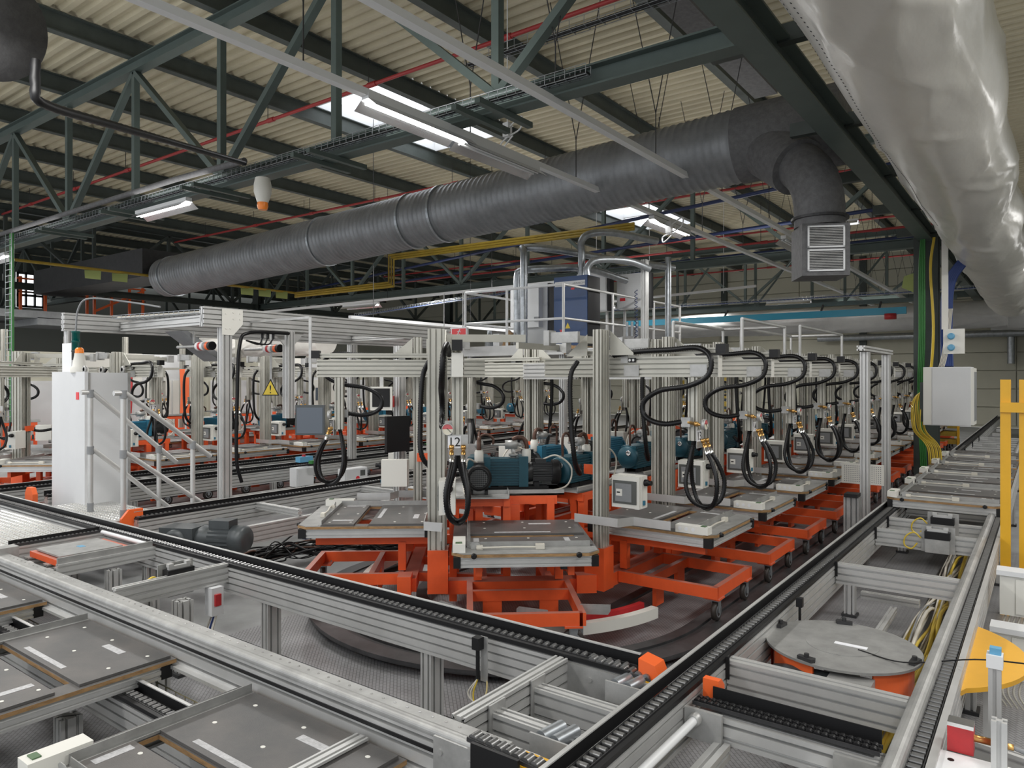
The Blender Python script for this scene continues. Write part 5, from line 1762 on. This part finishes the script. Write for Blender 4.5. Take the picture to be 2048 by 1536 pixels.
# machine bracket with the red light sensor
t = thing('sensor_machine', (-.36, 2.95, 0), 0, 'white machined bracket carrying a red light sensor beside the conveyor', 'machine')
MB().bx(.0, .30, -.02, .42, .66, .70).build('base_plate', 'white', t)
MB().bx(.0, .30, -.02, .01, .45, .66).build('front_plate', 'white', t)
MB().bx(.02, .14, -.0, .38, .0, .66).build('stand', 'alu', t)
MB().prof((.22, .30, .70), (.22, .30, .92), .05, .05, up=(1, 0, 0)).build('stub_post', 'alu', t)
o = MB().bx(.04, .13, .43, .50, .70, .80).build('sensor_housing', 'red', t)
MB().bx(.04, .13, .43, .50, .80, .815).build('sensor_cap', 'chrome', o)
MB().lathe((.13, .465, .76), (1, 0, 0), [(0, .014), (.06, .014), (.06, .018), (.09, .018), (.09, .012), (.13, .012)], 10).build('cable_connector', 'brass', o)
MB().tube([(.26, .465, .76), (.38, .44, .74), (.5, .38, .68), (.55, .30, .58), (.50, .24, .5), (.40, .27, .55), (.42, .36, .68)], .009, 6).build('cable', 'grey', t)
m = MB()
for (a, b_) in ((.06, .05), (.06, .35), (.25, .05), (.16, .2)): m.cyl((a, b_, .70), (a, b_, .702), .012, 10)
m.build('screw_holes', 'black', t)
# chain cross transfer in front of the turntable
t = thing('chain_transfer', (0, 0, 0), 0, 'short black roller-chain transfer between the conveyor rails in the foreground', 'conveyor')
MB().prof((-1.33, 3.32, .56), (-.52, 3.32, .56), .10, .12, pitch=.05).build('side_profile', 'alu', t)
MB().bar((-1.3, 3.40, .66), (-.56, 3.40, .66), .006, .08).build('guard_strip', 'black', t)
rollers(t, (-1.36, 3.31, .65), (-.55, 3.31, .65), pitch=.032, r=.015, w=.012, mk='black')
rollers(t, (-1.36, 3.345, .65), (-.55, 3.345, .65), pitch=.032, r=.015, w=.012, mk='black')
MB().bx(-.72, -.52, 3.24, 3.26, .46, .62).build('end_plate', 'steel', t)
MB().bx(-1.38, -1.2, 3.24, 3.26, .50, .64).build('end_plate', 'steel', t)
MB().cyl((-1.32, 3.22, .60), (-1.32, 1.9, .60), .02, 12).build('drive_shaft', 'white', t)
MB().lathe((-1.32, 3.25, .60), (0, -1, 0), [(0, .03), (.05, .03), (.05, .02)], 12).build('bearing', 'steel', t)
for x_ in (-1.2, -.8): MB().prof((x_, 2.0, .48), (x_, 3.26, .48), .07, .07).build('long_profile', 'alu', t)
MB().prism([(3.42, .58), (3.50, .58), (3.50, .68), (3.46, .72), (3.42, .72)], -1.36, -1.28, axis='x').build('orange_cover', 'orangec', t)
tag(MB().bx(-1.12, -.84, 2.3, 2.62, .53, .60).build('grey_housing', 'steel'), 'low grey housing between the long profiles at the bottom of the picture', 'housing')
t = thing('sensor_post', (-1.34, 5.05, .66), 0, 'small black sensor on the inner side of the conveyor rail', 'sensor')
MB().bx(-.01, .03, -.02, .02, .0, .06).build('sensor_head', 'black', t)
MB().cyl((.01, 0, .0), (.01, 0, -.12), .009, 8).build('connector', 'black', t)
# cable bundles on the floor inside the conveyor
random.seed(9)
t = thing('floor_cables', (0, 0, 0), 0, 'thick bundle of yellow and grey cables lying under the long conveyor', 'cables')
for k in range(34):
    a = -.50 - .011 * k
    pts = [(a + random.uniform(-.03, .03), 1.6 + i * 1.05, .05 + random.uniform(0, .22)) for i in range(9)]
    MB().tube(pts, random.choice((.008, .011, .015)), 5, sub=4).build('cable', random.choice(('ycable', 'wcable', 'wcable', 'ycable', 'grey')), t)
# junction boxes outside the conveyor
for i, (y, z, nm) in enumerate(((6.55, .42, 'upper ivory junction box with a lid hanging on the conveyor beside the yellow fence'), (5.75, .22, 'lower ivory junction box behind the yellow board'))):
    t = thing('junction_box', (-.26, y, z), 0, nm, 'junction box')
    MB().bx(-.02, .24, 0, .12, 0, .30).build('housing', 'plast', t)
    MB().bx(.08, .24, -.012, 0, .02, .28).build('lid', 'plast', t)
    MB().bx(-.04, .30, -.03, .14, .30, .335).build('rain_cover', 'cab', t)
    m = MB()
    for k in range(5): m.tube([(.02 + .03 * k, .05, 0), (.0 + .03 * k, .02, -.1), (.05 + .03 * k, .05, -.2)], .007, 5)
    m.build('cables', 'wcable', t)

# ------------------------------------------------------------------ yellow safety fence
t = thing('safety_fence', (0, 0, 0), 0, 'yellow steel safety fence with wire mesh and a gate latch', 'fence')
for (x, y, w) in ((-.30, 8.1, .08), (-.17, 8.1, .055), (1.3, 8.1, .06)):
    MB().bx(x - w / 2, x + w / 2, y - w / 2, y + w / 2, 0, 2.18).build('post', 'yellow', t)
MB().bx(-.17, 1.3, 8.08, 8.12, 2.13, 2.18).build('top_rail', 'yellow', t)
MB().bx(-.17, 1.3, 8.08, 8.12, .08, .13).build('bottom_rail', 'yellow', t)
for z in (1.88, .35): MB().bx(-.34, -.10, 8.03, 8.07, z, z + .09).build('hinge_plate', 'yellow', t)
m = MB()
for k in range(56): m.bar((-.14, 8.1, .14 + .036 * k), (1.3, 8.1, .14 + .036 * k), .003, .003)
for k in range(14): m.bar((-.06 + .1 * k, 8.1, .12), (-.06 + .1 * k, 8.1, 2.14), .003, .003)
m.build('wire_mesh', 'yellow', t, kind='stuff')
t = thing('white_mast', (-.05, 9.6, 0), 0, 'slim white mast with a red and orange signal light behind the yellow fence', 'post')
MB().bar((0, 0, 0), (0, 0, 3.15), .06, .06).build('pole', 'white', t)
MB().cyl((.08, 0, 2.36), (.08, 0, 2.44), .05, 12).build('red_light', 'redlens', t)
MB().cyl((.08, 0, 2.26), (.08, 0, 2.35), .05, 12).build('orange_light', 'orlens', t)
t = thing('machine_behind_fence', (.35, 9.4, 0), 0, 'white machine standing behind the yellow mesh fence', 'machine')
MB().bx(0, .8, 0, .8, .1, 1.15).build('housing', 'cab', t)
MB().bx(.0, .8, -.02, 0, .5, .62).build('trim_strip', 'yellow', t)
MB().cyl((-.15, -.1, .3), (-.15, -.1, 1.6), .06, 14).build('white_tube', 'white', t)
# pipes on the end wall
for i, (x, z0, z1) in enumerate(((-1.2, 2.8, 4.2), (-.55, 2.8, 4.2), (1.1, 2.0, 4.3), (1.5, 2.0, 4.3))):
    tag(MB().cyl((x, 37.6, z0), (x, 37.6, z1 + 1), .14, 10).build('wall_pipe', 'galv'), 'upright silver pipe on the end wall, ' + ORD[i] + ' from the green column', 'pipe', 'wall pipes')
tag(MB().cyl((-9, 37.4, 4.1), (1.2, 37.4, 4.1), .16, 10).build('wall_pipe', 'galv'), 'horizontal silver pipe along the end wall', 'pipe')
for i, x in enumerate((-14, -7.2, -.3, 4)):
    struct(MB().bx(x, x + .3, YW - .25, YW - .05, 0, 8).build('column', 'green'), 'green column on the end wall')

# ------------------------------------------------------------------ far left: mezzanine, racking, green cable
t = thing('mezzanine', (0, 0, 0), 0, 'dark mezzanine deck with an orange guard rail in the bay beyond', 'platform')
X0 = -27.8
MB().bx(-31, X0, 9.6, 14.0, 4.22, 4.5).build('deck', 'black', t)
for z in (5.0, 5.45): MB().cyl((X0, 9.6, z + .1), (X0, 13.9, z + .1), .03, 8).build('guard_rail', 'copper' if z < 5.2 else 'orangec', t)
for y in (9.7, 10.45, 11.8, 12.05, 12.65, 13.3, 13.8): MB().bx(X0 - .04, X0 + .04, y - .04, y + .04, 4.3, 5.62).build('rail_post', 'orangec', t)
MB().bar((X0, 12.05, 4.6), (X0, 13.8, 5.5), .05, .08).build('brace', 'orangec', t)
t = thing('bright_opening_frame', (-30.5, 10.5, 4.8), 0, 'bright white window frame at the back of the mezzanine', 'window')
t.scale = (1, .43, .68)
MB().bx(-.02, .02, 0, 2.0, 0, 1.9).build('glazing', 'skyl', t)
for y in (0, .62, 1.3, 1.94): MB().bx(.02, .1, y, y + .14, 0, 1.9).build('bar', 'dark', t)
for z in (0, .6, 1.15, 1.8): MB().bx(.02, .1, 0, 2.0, z, z + .12).build('bar', 'dark', t)
t = thing('cable_riser', (0, 0, 0), 0, 'upright wire ladder with a green cable at the edge of the picture', 'cable tray')
for k in range(3): MB().cyl((-15.05 + .04 * k, 5.1, 1.4), (-15.05 + .04 * k, 5.1, 4.8), .025, 8).build('cable', 'gcable', t)
m = MB()
for k in range(30): m.bar((-15.15, 5.05, 1.5 + .11 * k), (-14.88, 5.05, 1.5 + .11 * k), .008, .008)
for x_ in (-15.15, -14.88): m.bar((x_, 5.05, 1.4), (x_, 5.05, 4.8), .01, .01)
m.build('wire_ladder', 'galv', t)
for i, (y, z) in enumerate(((6.5, 4.0), (9, 3.8), (11.5, 3.9))):
    tag(MB().bx(-26.5, -24.5, y, y + 7, z, z + .22).build('overhead_duct', 'grey'), 'pale overhead duct of the machines before the side wall, ' + ORD[i] + ' one', 'duct', 'far overhead ducts')
for i in range(12):
    t = tag(MB().prof((-25 + (i % 4) * 1.2, 5 + 1.25 * i, 0), (-25 + (i % 4) * 1.2, 5 + 1.25 * i, 3.5), .16, .12).build('machine_post', 'alu2'), 'upright aluminium post by the side wall, ' + ORD[i] + ' from the camera', 'post', 'posts among the far machines')
# orange and red banners of the rear machines
for i, (x, y, c_, nm) in enumerate(((-16.5, 9.2, 'orangec', 'orange slanted panel among the rear carousel masts'), (-17.3, 8.2, 'red', 'dull red panel among the rear carousel masts'))):
    o = MB().prism([(-.12, 0), (.12, .0), (.15, .5), (.14, 1.05), (-.13, 1.05), (-.1, .5)], -.02, .02, axis='y').build('deflector_sheet', c_)
    MB().bar((0, .03, -1.35), (0, .03, .4), .04, .04).build('stand_post', 'alu', o)
    o.location = (x, y, 1.35)
    o.rotation_euler = (0, 0, R(36.5))
    tag(o, nm, 'panel')
# yellow strip curtain stacks and racks seen between the masts
for i, (x, y, w, h) in enumerate(((-9.0, 22, 1.2, 2.0), (-10.8, 23, .8, 1.9), (-3.0, 24, 1.0, 1.8))):
    t = thing('yellow_rack', (x, y, 0), 0, 'tall yellow rack far behind the masts, ' + ORD[i] + ' one', 'rack', 'far yellow racks')
    for k in range(8): MB().bx(0, w, 0, .5, .3 + k * h / 8, .3 + (k + .6) * h / 8).build('shelf', 'yellowp', t)
    for s in (0, w): MB().bx(s - .03, s + .03, -.03, .03, 0, h + .4).build('upright', 'yellow', t)

# pale enclosures of the machines before the side wall, seen between the masts
for i in range(9):
    t = thing('machine_enclosure', (-24.6 + .3 * (i % 2), 3.2 + 2.1 * i, 0), 0, ['ivory', 'pale grey', 'cream'][i % 3] + ' machine enclosure before the side wall, ' + ORD[i] + ' in the row', 'machine', 'far enclosures')
    MB().bx(0, 1.2, 0, 1.95, .1, 2.95).build('housing', ['plast', 'cab', 'wallc'][i % 3], t)
    for k in range(2): MB().bx(1.2, 1.23, .08 + .92 * k, .95 + .92 * k, .25, 2.1).build('door', ['cab', 'plast', 'cab'][i % 3], t)
    MB().bx(1.23, 1.24, .3, .75, 1.3, 1.8).build('window', 'screen' if i % 2 else 'wallc', t)
    MB().bx(0, 1.25, 0, 1.95, 0, .1).build('plinth', 'dark', t)
